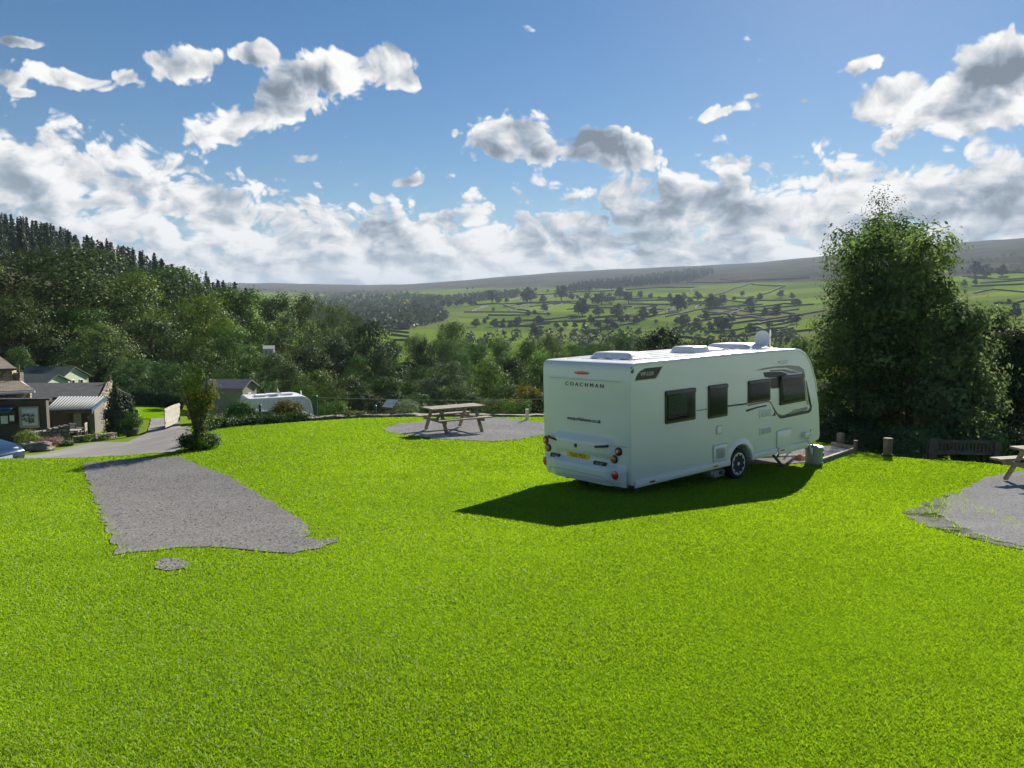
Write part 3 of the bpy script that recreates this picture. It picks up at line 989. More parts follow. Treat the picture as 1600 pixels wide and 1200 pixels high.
    for nm, bd in GRAVELS:
        xs, ys = np.array(bd).T
        n = {"gravel_pitch": 12000, "gravel_ground": 6000, "gravel_patch": 4000, "mossy_ground": 1200, "gravel_pad": 900, "bare_ground": 260}[nm]
        x = rng.uniform(xs.min() - .1, xs.max() + .1, n); y = rng.uniform(ys.min() - .1, ys.max() + .1, n)
        k = inside(bd, x, y); x = x[k]; y = y[k]; n = len(x)
        s = rng.uniform(0.005, 0.015, n)
        v = oct_v[None] * s[:, None, None] * rng.uniform(0.6, 1.3, (n, 6, 3)) * np.array([1, 1, 0.6])
        v += np.column_stack([x, y, lawn_h(x, y) + 0.0155])[:, None]
        Vs.append(v.reshape(-1, 3)); Fs.append((oct_f[None] + (np.arange(n) * 6)[:, None, None]).reshape(-1, 3) + b); b += n * 6
    tag(mesh_obj("loose_gravel", np.concatenate(Vs), np.concatenate(Fs), M["pebble"]), None, None, None, "stuff")


grass()
# ------------------------------------------------------------------ trees, shrubs and hedges
def leaf_cloud(r, centres, dirs, crad, per, size, flat=0.0, tone=None, droop=0.0):
    """leaf-sized faces round every clump centre -> verts, faces, tint"""
    n = len(centres)
    C = np.repeat(centres, per, 0); Dn = np.repeat(dirs, per, 0)
    CR = np.repeat(np.asarray(crad).reshape(-1, 1) * np.ones((n, 1)), per, 0)
    N = len(C)
    g = r.normal(0, 0.5, (N, 3)); g[:, 2] *= (1 - flat)
    P = C + g * CR
    if droop:
        P[:, 2] -= droop * r.random(N) ** 2 * CR[:, 0] * 3
    nrm = Dn * 1.0 + np.array([0, 0, 0.30]) + g * 0.9 + r.normal(0, 0.36, (N, 3))
    nrm /= np.linalg.norm(nrm, axis=1, keepdims=True) + 1e-9
    a = np.cross(nrm, r.normal(0, 1, (N, 3))); a /= np.linalg.norm(a, axis=1, keepdims=True) + 1e-9
    b = np.cross(nrm, a)
    s = size * r.uniform(0.6, 1.35, (N, 1))
    asp = r.uniform(0.55, 0.85, (N, 1))
    V = np.stack([P - a * s * .5, P + b * s * asp * .45 + nrm * s * .08, P + a * s * .5, P - b * s * asp * .45 + nrm * s * .08], 1)
    t = np.repeat(r.random(n) if tone is None else tone, per) * 0.65 + r.random(N) * 0.35
    return V.reshape(-1, 3), np.arange(N * 4).reshape(N, 4), t


def shell_clumps(r, lobes, n, inner=0.22, low=-0.35):
    """clump centres over the outside of a union of ellipsoids, with some inside"""
    L = np.array(lobes)
    w = (L[:, 3] * L[:, 4] + L[:, 3] * L[:, 5] + L[:, 4] * L[:, 5]); w /= w.sum()
    C, Dn = [], []
    while len(C) < n:
        k = r.choice(len(L), p=w)
        d = r.normal(0, 1, 3); d /= np.linalg.norm(d)
        if d[2] < low and r.random() < 0.85:
            continue
        rad = r.uniform(0.80, 1.04) if r.random() > inner else r.uniform(0.2, 0.8)
        p = L[k, :3] + d * L[k, 3:] * rad
        q = ((p[None] - L[:, :3]) / L[:, 3:]); q = (q ** 2).sum(1); q[k] = 9
        if q.min() < 0.5 and r.random() > inner:
            continue
        C.append(p); Dn.append(d)
    return np.array(C), np.array(Dn)


def tree_meshes(name, seed, H, R, lobes, leafmat, barkmat, n_clump, per, leaf, crad, trunk_r, trunk_top=0.6, stems=1, droop=0.0, low=-0.25, inner=0.16, spread=0.9):
    """one tree about H tall and 2R wide, standing at the origin: crown mesh and trunk mesh"""
    r = np.random.default_rng(seed)
    C, Dn = shell_clumps(r, lobes, n_clump, inner, low)
    V, Fq, t = leaf_cloud(r, C, Dn, crad * r.uniform(0.7, 1.3, len(C)), per, leaf, 0.15, droop=droop)
    crown = mesh_obj("crown", V, Fq, M[leafmat], tint=t)
    tb = MB()
    for sidx in range(stems):
        a0 = r.uniform(0, 6.28)
        base = Vector((0.25 * R * spread * math.cos(a0), 0.25 * R * spread * math.sin(a0), 0)) * (0.0 if stems == 1 else 0.35)
        topp = Vector((base.x * 2.4 + r.normal(0, .03) * R, base.y * 2.4 + r.normal(0, .03) * R, H * trunk_top))
        pts = [base + Vector((0, 0, -0.3)), base + Vector((0, 0, 0.15))]
        for k in range(1, 6):
            f = k / 5
            pts.append(base.lerp(topp, f) + Vector((r.normal(0, .02) * H, r.normal(0, .02) * H, 0)) * f)
        rr = [trunk_r * 1.5, trunk_r * 1.15] + [trunk_r * (1 - 0.8 * k / 5) for k in range(1, 6)]
        if stems > 1:
            rr = [x * 0.7 for x in rr]
        tb.tube(pts, rr, 9)
        big = sorted(lobes, key=lambda l: -l[3])
        for j in range(7 if stems == 1 else 4):
            l = big[(j + sidx * 3) % len(big)]
            k = 2 + int(r.integers(0, 4))
            s0 = pts[k]
            e = Vector((l[0] + r.normal(0, .3) * l[3], l[1] + r.normal(0, .3) * l[4], l[2] + r.normal(0, .2) * l[5]))
            mid = s0.lerp(e, 0.5) + Vector((0, 0, r.uniform(-0.02, .06) * H))
            tr = rr[k] * 0.55
            tb.tube([s0, s0.lerp(mid, .5), mid, e], [tr, tr * .8, tr * .55, tr * .12], 6)
            for q in range(3):
                e2 = e + Vector((r.normal(0, .35) * l[3], r.normal(0, .35) * l[4], r.normal(0, .35) * l[5]))
                tb.tube([mid, mid.lerp(e2, .5) + Vector((0, 0, .02 * H)), e2], [tr * .4, tr * .25, tr * .06], 5)
    trunk = tb.build("trunk", M[barkmat], None, smooth=True)
    for o in (crown, trunk):
        COL.objects.unlink(o)
    return crown, trunk, H, R


def rand_lobes(seed, H, R, n, zlo=0.35, zhi=0.85, big=0.42, small=0.26, top=True):
    """a crown of separate billows with shaded gaps between them"""
    r = random.Random(seed)
    n = int(n * 1.7)
    L = []
    for k in range(n):
        a = k * 2.399 + r.uniform(-.5, .5); f = (k + r.random()) / n
        z = H * (zlo + (zhi - zlo) * f)
        env = math.sqrt(max(.06, 1 - (1.65 * (f - .36)) ** 2)) if f > .36 else .78 + .6 * f
        q = R * r.uniform(small, big) * (1 - .25 * f)
        rad = max(0.0, R * env - q) * r.uniform(.80, 1.06)
        L.append((math.cos(a) * rad, math.sin(a) * rad, z, q * r.uniform(.9, 1.15), q * r.uniform(.9, 1.15), q * r.uniform(.60, .85)))
    for k in range(4 if top else 0):
        q = R * r.uniform(.26, .40)
        L.append((r.uniform(-.32, .32) * R, r.uniform(-.32, .32) * R, H * r.uniform(.84, .93), q, q, H * .08))
    L.append((0, 0, H * (zlo + zhi) / 2, R * .42, R * .42, H * (zhi - zlo) * .45))
    return L


PROT = {}
PROT["oak"] = tree_meshes("oak", 1, 14, 8, rand_lobes(1, 14, 7.2, 16, .28, .80), "leaf_oak", "bark", 420, 38, .29, .95, .45)
PROT["oak2"] = tree_meshes("oak2", 2, 14, 6.5, rand_lobes(2, 14, 6, 14, .22, .85), "leaf_oak", "bark", 380, 38, .27, .9, .38)
PROT["ash"] = tree_meshes("ash", 3, 13, 5.2, rand_lobes(3, 13, 4.8, 13, .18, .86), "leaf_mid", "bark", 340, 38, .26, .8, .3)
PROT["tall"] = tree_meshes("tall", 4, 16, 4.6, rand_lobes(4, 16, 4.3, 14, .15, .88), "leaf_oak", "bark", 360, 38, .28, .85, .3)
PROT["grey"] = tree_meshes("grey", 5, 9, 4.4, rand_lobes(5, 9, 4.2, 12, .2, .85), "leaf_grey", "bark_pale", 320, 28, .24, .62, .2)
PROT["dark"] = tree_meshes("dark", 6, 10, 5.0, rand_lobes(6, 10, 4.8, 12, .22, .85), "leaf_dark", "bark", 330, 28, .28, .72, .25)
PROT["scrub"] = tree_meshes("scrub", 7, 6, 4.0, rand_lobes(7, 6, 3.8, 13, .2, .85, .5, .25), "leaf_mid", "bark", 300, 28, .20, .55, .14, stems=3, low=-.7)
PROT["gold"] = tree_meshes("gold", 8, 6, 3.2, rand_lobes(8, 6, 3.0, 10, .2, .88), "leaf_gold", "bark", 240, 26, .18, .5, .14, stems=2, low=-.6)
PROT["bushy"] = tree_meshes("bushy", 9, 11, 5.0, rand_lobes(9, 11, 4.8, 15, .12, .86), "leaf_mid", "bark", 360, 26, .28, .72, .25, low=-.6)

TREE_WORDS = {"oak": "broad spreading oak", "oak2": "round-headed oak", "ash": "mid green ash tree", "tall": "tall narrow broadleaf tree", "grey": "silvery grey-green leaved tree", "dark": "dark evergreen tree", "scrub": "low bushy green tree", "gold": "yellowing bushy tree", "bushy": "dense leafy tree"}


def plant_proto(kind, x, y, z, h, w, label, name="broadleaf_tree", cat="tree", group=None, rot=None):
    crown, trunk, H, R = PROT[kind]
    t = thing(name, label, cat, (x, y, z), 0, group)
    t.rotation_euler[2] = random.uniform(0, 6.28) if rot is None else rot
    s = w / (2 * R)
    t.scale = (s, s, h / H)
    for o in (crown, trunk):
        c = o.copy(); COL.objects.link(c); c.parent = t
    return t


# photograph column of the trunk, row of the top, width in photograph pixels, distance in metres, kind, what singles it out
TREES = [
    (85, 366, 275, 86, "oak", "broad brown-green oak with forked bare limbs, towering behind the pale green static caravan"),
    (-190, 380, 190, 84, "oak2", "oak beyond the left edge of the picture, farther along the hillside"),
    (-330, 370, 200, 88, "oak", "outermost oak beyond the left edge of the picture"),
    (-40, 395, 190, 82, "oak2", "dark oak cut off by the edge of the picture above the stone house roof"),
    (200, 418, 130, 104, "oak2", "round oak filling the gap behind the broad oak and the pale topped ash"),
    (262, 402, 170, 118, "ash", "tall pale-topped ash rising highest against the conifer slope"),
    (312, 446, 120, 96, "oak", "oak with yellow-green right flank beside the dark hollow"),
    (372, 441, 96, 132, "tall", "tall oak standing at the foot of the conifer ridge line"),
    (425, 452, 84, 152, "tall", "narrow oak just right of the tall oak under the ridge end"),
    (466, 450, 92, 172, "oak2", "smooth rounded dark crown, third along the valley row of oaks"),
    (512, 460, 84, 192, "oak", "fourth crown along the valley row, sloping down to the right"),
    (548, 476, 66, 212, "oak2", "last and lowest crown at the right end of the valley row of oaks"),
    (150, 500, 110, 70, "bushy", "pale-leaved bushy tree catching the light right of the broad oak"),
    (30, 455, 130, 74, "oak2", "shaded oak with low branches behind the stone house chimney side"),
    (120, 470, 120, 78, "ash", "shaded ash in front of the broad oak, over the static caravan roof"),
    (245, 490, 130, 80, "bushy", "blue-green leafy tree in the middle of the left wood"),
    (300, 520, 100, 74, "oak2", "yellow-edged oak above the brown lodge"),
    (355, 500, 90, 92, "ash", "ash standing behind the lodge with a dark gap at its left"),
    (205, 556, 84, 66, "bushy", "leafy tree directly behind the clipped hedge"),
    (262, 560, 80, 64, "scrub", "scrubby tree at the hedge end, tinged with yellow"),
    (320, 565, 70, 62, "dark", "small dark evergreen between hedge and lodge roof"),
    (575, 488, 112, 112, "dark", "big dark pine-like tree standing alone left of the walled pasture"),
    (525, 525, 84, 104, "dark", "dark tree with pale bare stems beside the big dark tree"),
    (480, 528, 80, 98, "ash", "ash in the hollow below the valley row"),
    (432, 545, 80, 92, "bushy", "leafy tree hiding most of the little white house"),
    (455, 560, 80, 76, "bushy", "bright green tree rising behind the distant white caravan roof"),
    (420, 553, 56, 100, "bushy", "leafy tree whose top just uncovers the little white house"),
    (412, 590, 54, 58, "scrub", "green bush tree between lodge and distant white caravan"),
    (500, 572, 84, 68, "bushy", "leafy tree right behind the distant caravan's rounded front"),
    (545, 580, 80, 62, "scrub", "bushy tree left of the little white-roofed hut"),
    (600, 575, 80, 70, "ash", "ash standing behind the little white-roofed hut"),
    (583, 612, 60, 50, "dark", "dark low evergreen behind the golden heather mound"),
    (650, 560, 90, 76, "bushy", "yellow-green bushy tree left of the silver willow"),
    (648, 505, 52, 150, "ash", "thin-crowned birch-like tree with a bare stem before the walled pasture"),
    (700, 482, 74, 190, "oak", "dome-shaped dark oak standing above the valley trees"),
    (700, 510, 62, 128, "ash", "pale green round tree in front of the dome-shaped oak"),
    (742, 518, 54, 134, "ash", "green tree right of the pale round tree"),
    (775, 515, 64, 142, "bushy", "bushy crown in the middle of the valley trees"),
    (820, 518, 66, 140, "oak2", "round oak above the far end of the picnic patch"),
    (700, 552, 84, 60, "grey", "silver-leaved whitebeam catching the sun behind the picnic table"),
    (668, 580, 64, 58, "grey", "lower silver-leaved tree leaning against the tall whitebeam"),
    (762, 552, 84, 82, "bushy", "dense green tree between whitebeam and caravan"),
    (800, 548, 70, 92, "dark", "dark tree just left of the big caravan's roof corner"),
    (785, 590, 76, 58, "scrub", "green bushy tree behind the gravel picnic patch"),
    (825, 588, 74, 50, "gold", "yellowing tree touching the big caravan's rear edge"),
    (745, 612, 70, 52, "dark", "dark bush right of the picnic table top"),
    (840, 555, 84, 86, "bushy", "leafy tree half hidden by the caravan's rear top corner"),
    (865, 508, 60, 170, "oak2", "oak over the caravan's rear corner, beside the small sunlit meadow"),
    (895, 522, 54, 178, "ash", "ash right of the oak above the caravan's rear"),
    (945, 520, 66, 160, "ash", "loose green tree above the caravan's rearmost roof hatch"),
    (978, 508, 74, 166, "bushy", "leafy tree between meadow and the dark spreading tree"),
    (1032, 498, 112, 80, "dark", "dark spreading tree behind the middle of the caravan roof"),
    (1075, 530, 70, 88, "scrub", "bush tree at the right foot of the dark spreading tree"),
    (1112, 518, 76, 112, "bushy", "brownish green tree above the caravan's middle roof hatches"),
    (1160, 534, 60, 104, "scrub", "low green tree behind the caravan's satellite dish"),
    (1228, 528, 70, 62, "scrub", "bush left of the big birch, above the caravan's front"),
    (1258, 505, 60, 70, "ash", "slim tree at the left edge of the big birch"),
]
for px, top, w, Y, kind, lab in TREES:
    u, _w = ray(px, 500)
    x = u * Y; z = gz(x, Y)
    h = ray(px, top)[1] * Y - z
    plant_proto(kind, x, Y, z - 0.1, max(h, 2.0) * (0.96 if px < 560 else 0.90), w / F * Y * 1.28, lab, group="broadleaf trees round the site")

# filler thicket under the trees on the falling ground: bushes one can tell apart only in part
UNDER = [(25, 540, 66), (75, 545, 74), (140, 560, 74), (170, 568, 70), (345, 575, 60), (385, 590, 56), (470, 596, 60), (520, 605, 54), (560, 612, 52), (615, 612, 52), (655, 612, 48), (690, 622, 46), (715, 600, 56), (765, 620, 46), (805, 622, 44), (840, 615, 46), (1200, 545, 72), (1240, 560, 50), (640, 596, 60), (595, 548, 92), (555, 552, 90), (610, 530, 120), (660, 532, 120), (720, 545, 108), (850, 548, 110), (900, 545, 120), (935, 545, 120), (1010, 530, 110), (1140, 540, 90)]
for px, top, Y in UNDER:
    u, _w = ray(px, 500); x = u * Y; z = gz(x, Y)
    h = max(2.0, ray(px, top)[1] * Y - z)
    plant_proto(random.choice(["scrub", "scrub", "bushy", "dark"]), x, Y, z - .1, h, max(3.5, 62 / F * Y), "leafy bush in the thicket on the slope below the lawn", "thicket_bush", "bush", "bushes of the thicket below the lawn")

# the big clump at the right edge of the lawn
def big_tree(name, label, px, top, w, Y, seed, leafmat, bark, nc, per, leaf, crad, tr, lob=16, zlo=.16, zhi=.84, droop=0, stems=1, inner=.22, ysc=1.0, low=-.6, lobes=None):
    u, _w = ray(px, 600); x = u * Y; z = gz(x, Y)
    H = ray(px, top)[1] * Y - z; Rr = w / F * Y / 2
    lobes = lobes or rand_lobes(seed, H, Rr * .95, lob, zlo, zhi, .45, .25)
    c, t, _, _ = tree_meshes(name, seed, H, Rr, lobes, leafmat, bark, nc, per, leaf, crad, tr, droop=droop, stems=stems, inner=inner, low=low)
    T = thing(name, label, "tree", (x, Y, z - 0.1), 0, "tall trees at the edge of the lawn")
    for o in (c, t):
        COL.objects.link(o); o.parent = T
    return T


def birch_lobes(H, Rr):
    r = random.Random(3)
    L = [(0, 0, H * .50, Rr * .62, Rr * .62, H * .28), (0, 0, H * .90, Rr * .24, Rr * .24, H * .10), (-.25 * Rr, .1, H * .78, Rr * .4, Rr * .4, H * .12), (.3 * Rr, 0, H * .74, Rr * .4, Rr * .4, H * .12)]
    for k in range(12):
        a = k * 2.4; f = k / 12
        rad = Rr * (.75 - .5 * f)
        L.append((math.cos(a) * rad, math.sin(a) * rad, H * (.32 + .5 * f), Rr * .3, Rr * .3, H * .09))
    return L


def _H(px, top, Y):
    u, _w = ray(px, 600); return ray(px, top)[1] * Y - gz(u * Y, Y)


big_tree("birch_tree", "tall birch with thin drooping twigs, its top the highest point of the clump", 1368, 289, 205, 36, 31, "leaf_birch", "bark_pale", 560, 34, .105, .46, .16, droop=.55, inner=.35, stems=2, lobes=birch_lobes(_H(1368, 289, 36), 205 / F * 36 / 2))
big_tree("birch_tree", "thin leaning birch on the caravan side of the clump", 1310, 372, 120, 34, 32, "leaf_birch", "bark_pale", 280, 32, .105, .42, .10, droop=.6, inner=.35)
big_tree("sycamore_tree", "dark shaded sycamore in the middle of the clump, behind the caravan's nose", 1340, 345, 190, 31, 33, "leaf_syc", "bark", 400, 30, .165, .42, .17, zlo=.12)
big_tree("sycamore_tree", "big broad sycamore behind the lone timber post, sunlit along its right side", 1425, 352, 200, 30, 34, "leaf_syc", "bark", 520, 30, .175, .46, .20, zlo=.12)
big_tree("sycamore_tree", "lower bright-edged sycamore behind the garden bench", 1500, 462, 150, 27.5, 35, "leaf_syc", "bark", 430, 30, .165, .40, .14, zlo=.1)
big_tree("sycamore_tree", "tall sycamore closing the gap between birch and broad sycamore", 1388, 322, 175, 33.5, 39, "leaf_syc", "bark", 520, 30, .165, .46, .15, zlo=.14)
big_tree("alder_tree", "alder filling the edge of the picture right of the garden bench", 1596, 508, 150, 30, 36, "leaf_dark", "bark", 460, 36, .135, .5, .13, zlo=.12)
big_tree("alder_tree", "alder with arching boughs above the bright-edged sycamore", 1540, 478, 95, 36, 37, "leaf_syc", "bark", 460, 36, .140, .55, .13, zlo=.15)
big_tree("alder_tree", "tall alder wholly beyond the edge of the picture behind the second picnic table", 1700, 480, 190, 34, 38, "leaf_dark", "bark", 420, 34, .16, .6, .16, zlo=.12)


def bush(name, label, px, py_base, Y, w, h, leafmat, seed, n=150, per=26, leaf=.07, crad=.22, ground=None, group=None, cat="bush", stem="bark", low=-.8, shape=None, top=None):
    """px, py_base in photograph pixels; w, h in metres"""
    u, ww = ray(px, py_base); x = u * Y
    z = ground(x, Y) if ground else ww * Y
    if top: h = ray(px, top)[1] * Y - z
    r = random.Random(seed)
    L = shape(w, h) if shape else [(0, 0, h * .5, w * .42, w * .42, h * .44)] + [(math.cos(k * 2.4) * w * .27, math.sin(k * 2.4) * w * .27, h * r.uniform(.3, .72), w * .22, w * .22, h * .24) for k in range(7)]
    rr = np.random.default_rng(seed)
    C, Dn = shell_clumps(rr, L, n, .2, low)
    V, Fq, t = leaf_cloud(rr, C, Dn, crad * rr.uniform(.6, 1.3, len(C)), per, leaf)
    V[:, 2] = np.maximum(V[:, 2], 0.01)
    T = thing(name, label, cat, (x, Y, z), 0, group)
    mesh_obj("foliage", V, Fq, M[leafmat], T, tint=t)
    sb = MB()
    for k in range(6):
        a = k * 1.05
        sb.tube([(0, 0, -.05), (math.cos(a) * w * .12, math.sin(a) * w * .12, h * .35), (math.cos(a) * w * .28, math.sin(a) * w * .28, h * .7)], [.03, .02, .006], 5)
    sb.build("stem", M[stem], T, smooth=True)
    return T


# conifers on the left hillside
def conifer(seed, H, R):
    r = np.random.default_rng(seed)
    P, Dn = [], []
    nl = 19
    for k in range(nl):
        f = k / (nl - 1)
        z = H * (.10 + .86 * f); rad = R * (1 - f) ** .95 * r.uniform(.85, 1.1) + .12
        nb = max(3, int(8 * (1 - f) + 3))
        for j in range(nb):
            a = 6.283 * (j + r.random()) / nb
            for q in (0.45, 0.95):
                P.append((math.cos(a) * rad * q, math.sin(a) * rad * q, z - rad * q * .30 + r.normal(0, .35))); Dn.append((math.cos(a), math.sin(a), .3))
    P = np.array(P); Dn = np.array(Dn)
    V, Fq, t = leaf_cloud(r, P, Dn, .48, 5, .66, .3)
    top = np.array([(0, 0, H * 1.02), (.22, 0, H * .9), (-.11, .19, H * .9), (-.11, -.19, H * .9)])
    b = len(V)
    V = np.concatenate([V, top]); Fl = [tuple(x) for x in Fq] + [(b, b + 1, b + 2), (b, b + 2, b + 3), (b, b + 3, b + 1)]
    t = np.concatenate([t, [.3, .3, .3]])
    me = mesh_obj("spruce_tree", V, Fl, M["needle"], tint=t)
    COL.objects.unlink(me)
    return me.data, H


CON = [conifer(50 + k, 16, 2.7 + .25 * k) for k in range(4)]
r_ = random.Random(11)
spots = []
tries = 0
while len(spots) < 292 and tries < 60000:
    tries += 1
    px = r_.uniform(-130, 392)
    top_ridge = np.interp(px, [-200, 0, 60, 130, 200, 250, 300, 345, 385, 400], [292, 328, 343, 364, 384, 399, 419, 436, 450, 458])
    rr = r_.random()
    d = r_.uniform(215, 350) if rr < .72 else r_.uniform(330, 372)
    x = (px - 800) / F * d; z = gz(x, d)
    hh = r_.uniform(11, 18)
    u, w_ = ray(px, top_ridge)
    ztop = w_ * d
    if z + hh > ztop + 0.5:
        hh = ztop - z + r_.uniform(-1.5, 0.8)
    if d > 330:
        hh = ztop - z + r_.uniform(-3.0, 1.2)
    if hh < 8 or hh > 26:
        continue
    if any((x - a) ** 2 + (d - b) ** 2 < 22 for a, b in spots):
        continue
    spots.append((x, d))
    me, H = r_.choice(CON)
    o = bpy.data.objects.new("spruce_tree", me)
    COL.objects.link(o)
    o.location = (x, d, z - .3); s = hh / H
    o.scale = (max(s, .75) * r_.uniform(.85, 1.2),) * 2 + (s,)
    o.rotation_euler[2] = r_.uniform(0, 6.28)
    tag(o, "dark green spruce in the conifer wood on the hillside behind the broad oaks", "conifer", "spruces of the conifer wood on the hillside")

# ------------------------------------------------------------------ far side of the valley
def small_tree(seed, n=60, per=9):
    r = np.random.default_rng(seed)
    L = rand_lobes(seed, 10, 4.6, 8, .25, .8, .5, .3)
    C, Dn = shell_clumps(r, L, n, .15, -.5)
    V, Fq, t = leaf_cloud(r, C, Dn, 1.0, per, 1.5)
    tb = MB().tube([(0, 0, -.5), (0, 0, 3), (0, 0, 6)], [.4, .3, .15], 5)
    b = len(V)
    V = np.concatenate([V, np.array(tb.v)]); Fl = [tuple(x) for x in Fq] + [tuple(i + b for i in f) for f in tb.f]
    t = np.concatenate([t, np.zeros(len(tb.f))])
    o = mesh_obj("field_tree", V, Fl, [M["leaf_far"]], tint=t); COL.objects.unlink(o)
    return o.data


ST = [small_tree(70 + k) for k in range(5)]
A_ = (820, 410, 6.667); B_ = (1040, 410, 6.667); C_ = (600, 430, 6.154); D_ = (1460, 360, 6.0)
FT = [(A_, [(190, 410, 60), (380, 400, 140), (485, 390, 70), (550, 385, 40), (650, 390, 70), (600, 560, 160), (560, 540, 120), (740, 450, 110), (800, 440, 120), (880, 430, 100), (985, 380, 110), (1080, 430, 110), (770, 570, 100), (690, 650, 90), (960, 570, 120), (1060, 610, 60), (1200, 380, 70), (1310, 375, 50), (1400, 375, 25), (1510, 370, 40), (1590, 500, 140), (1230, 590, 110), (1340, 560, 90), (250, 550, 25), (160, 630, 70), (20, 410, 130), (60, 410, 120), (110, 300, 35), (240, 310, 30), (420, 680, 70), (520, 690, 60), (860, 650, 80), (40, 560, 60), (100, 550, 50), (200, 480, 50), (1580, 640, 60), (760, 690, 80), (620, 690, 60), (330, 690, 60), (1000, 640, 80)]),
      (B_, [(40, 380, 50), (160, 500, 150), (190, 380, 60), (335, 400, 85), (470, 490, 140), (590, 450, 100), (520, 480, 110), (710, 400, 40), (870, 480, 110), (1160, 540, 95), (1030, 570, 45), (420, 600, 85), (170, 670, 110), (220, 640, 90), (610, 730, 170), (540, 700, 120), (460, 680, 60), (870, 730, 85), (925, 735, 60), (1075, 680, 65), (1205, 775, 30), (1260, 840, 60), (1320, 385, 60), (1200, 370, 70), (1380, 450, 60), (980, 390, 60), (800, 350, 50), (700, 770, 60), (330, 700, 70)]),
      (C_, [(630, 310, 60), (700, 300, 60), (740, 295, 60), (830, 295, 60), (870, 290, 50), (1040, 270, 110), (1100, 270, 60), (1180, 265, 45), (1380, 260, 110), (1530, 265, 65), (1540, 350, 70), (1500, 470, 70), (965, 470, 50), (1290, 480, 70), (1220, 500, 60), (1460, 145, 20), (800, 140, 20), (850, 135, 20), (1580, 390, 30), (560, 310, 70), (880, 500, 70), (1060, 500, 70), (1140, 520, 60)]),
      (D_, [(380, 430, 120), (480, 440, 110), (630, 430, 90), (280, 530, 60), (380, 510, 50), (760, 830, 130), (700, 690, 40)])]
for (ox, oy, s), lst in FT:
    for cx, cy, ch in lst:
        p = hit(ox + cx / s, oy + cy / s, 260)
        if p is None:
            continue
        h = ch / s / F * p.y
        o = bpy.data.objects.new("field_tree", random.choice(ST)); COL.objects.link(o)
        o.location = p; q = h / 10 * 1.08; o.scale = (q * random.uniform(1.05, 1.4),) * 2 + (q,)
        o.rotation_euler[2] = random.uniform(0, 6.28)
        tag(o, "small round tree standing in the walled fields across the valley", "tree", "trees of the fields across the valley")

WALLS = [(A_, [[(80, 345), (330, 330), (930, 300)], [(0, 430), (130, 420), (540, 410), (600, 395)], [(200, 390), (340, 350)], [(190, 520), (400, 435), (540, 412)], [(0, 610), (190, 605), (470, 570), (640, 572)], [(0, 660), (180, 630), (640, 608)], [(1050, 290), (1600, 265)], [(1110, 385), (1580, 375)], [(1110, 407), (1600, 400)], [(1080, 440), (1580, 446)], [(1090, 580), (1400, 520), (1580, 470)], [(1090, 620), (1300, 570), (1600, 525)], [(930, 390), (1110, 384)], [(300, 442), (390, 425)], [(700, 582), (950, 560)], [(560, 880), (800, 890)], [(600, 906), (780, 900)], [(820, 690), (1200, 622)], [(600, 722), (900, 702)]]),
         (B_, [[(220, 215), (890, 205)], [(900, 215), (640, 310), (520, 345)], [(895, 235), (1250, 250)], [(1250, 252), (1010, 340)], [(0, 270), (350, 265)], [(265, 330), (268, 290), (350, 267)], [(0, 380), (420, 375)], [(0, 440), (420, 435)], [(240, 420), (430, 415)], [(0, 525), (90, 485)], [(0, 570), (400, 490), (640, 465), (800, 455)], [(620, 570), (840, 480), (1250, 435), (1340, 440)], [(660, 600), (1000, 560), (1200, 540)], [(800, 555), (1140, 530), (1390, 495)], [(690, 645), (1100, 590)], [(1130, 590), (1390, 550)], [(1110, 665), (1380, 615)], [(770, 700), (850, 690)], [(950, 680), (1040, 712), (1200, 717), (1330, 690)], [(620, 785), (1000, 755)], [(1100, 780), (1200, 775)], [(180, 670), (380, 612), (480, 600)], [(640, 400), (820, 420)], [(930, 400), (1380, 395)], [(700, 375), (1000, 385)], [(560, 180), (900, 190), (1500, 165)]]),
         (C_, [[(690, 320), (880, 290), (1100, 275)], [(1100, 280), (1600, 266)], [(770, 360), (1280, 360), (1600, 380)], [(840, 352), (960, 300)], [(1140, 282), (1290, 335), (1400, 346)], [(1200, 256), (1330, 206)], [(1000, 390), (1400, 386)], [(1040, 460), (1600, 432)], [(1270, 502), (1600, 470)], [(0, 520), (240, 521)], [(40, 540), (240, 560)], [(70, 577), (240, 597)], [(90, 632), (240, 633)], [(0, 192), (520, 200)], [(880, 240), (1200, 215)], [(1300, 312), (1400, 280)], [(900, 330), (1010, 296)]]),
         (D_, [[(320, 390), (420, 400), (840, 402)], [(260, 435), (420, 440), (700, 465), (840, 456)], [(430, 500), (840, 470)], [(350, 530), (840, 510)], [(370, 595), (550, 560), (840, 585)], [(560, 690), (740, 690), (840, 666)]])]


def field_wall(pts3, h=1.5, t=0.7):
    P = []
    for a, b in zip(pts3[:-1], pts3[1:]):
        n = max(2, int((b - a).length / 18))
        for k in range(n):
            q = a.lerp(b, k / n); P.append((q.x, q.y))
    P.append((pts3[-1].x, pts3[-1].y))
    v, f = [], []
    for i, (x, y) in enumerate(P):
        x2, y2 = P[min(i + 1, len(P) - 1)]; x1, y1 = P[max(i - 1, 0)]
        dx, dy = x2 - x1, y2 - y1; L = math.hypot(dx, dy) or 1
        nx, ny = -dy / L * t / 2, dx / L * t / 2
        z = gz(x, y); hh = h * random.uniform(.85, 1.15)
        v += [(x - nx * 1.3, y - ny * 1.3, z - 1.2), (x + nx * 1.3, y + ny * 1.3, z - 1.2), (x + nx, y + ny, z + hh), (x - nx, y - ny, z + hh)]
        if i:
            b = (i - 1) * 4
            f += [(b, b + 4, b + 7, b + 3), (b + 3, b + 7, b + 6, b + 2), (b + 2, b + 6, b + 5, b + 1)]
    n = len(v)
    f += [(0, 3, 2, 1), (n - 4, n - 3, n - 2, n - 1)]
    o = mesh_obj("field_wall", v, f, M["stone_far"])
    return o


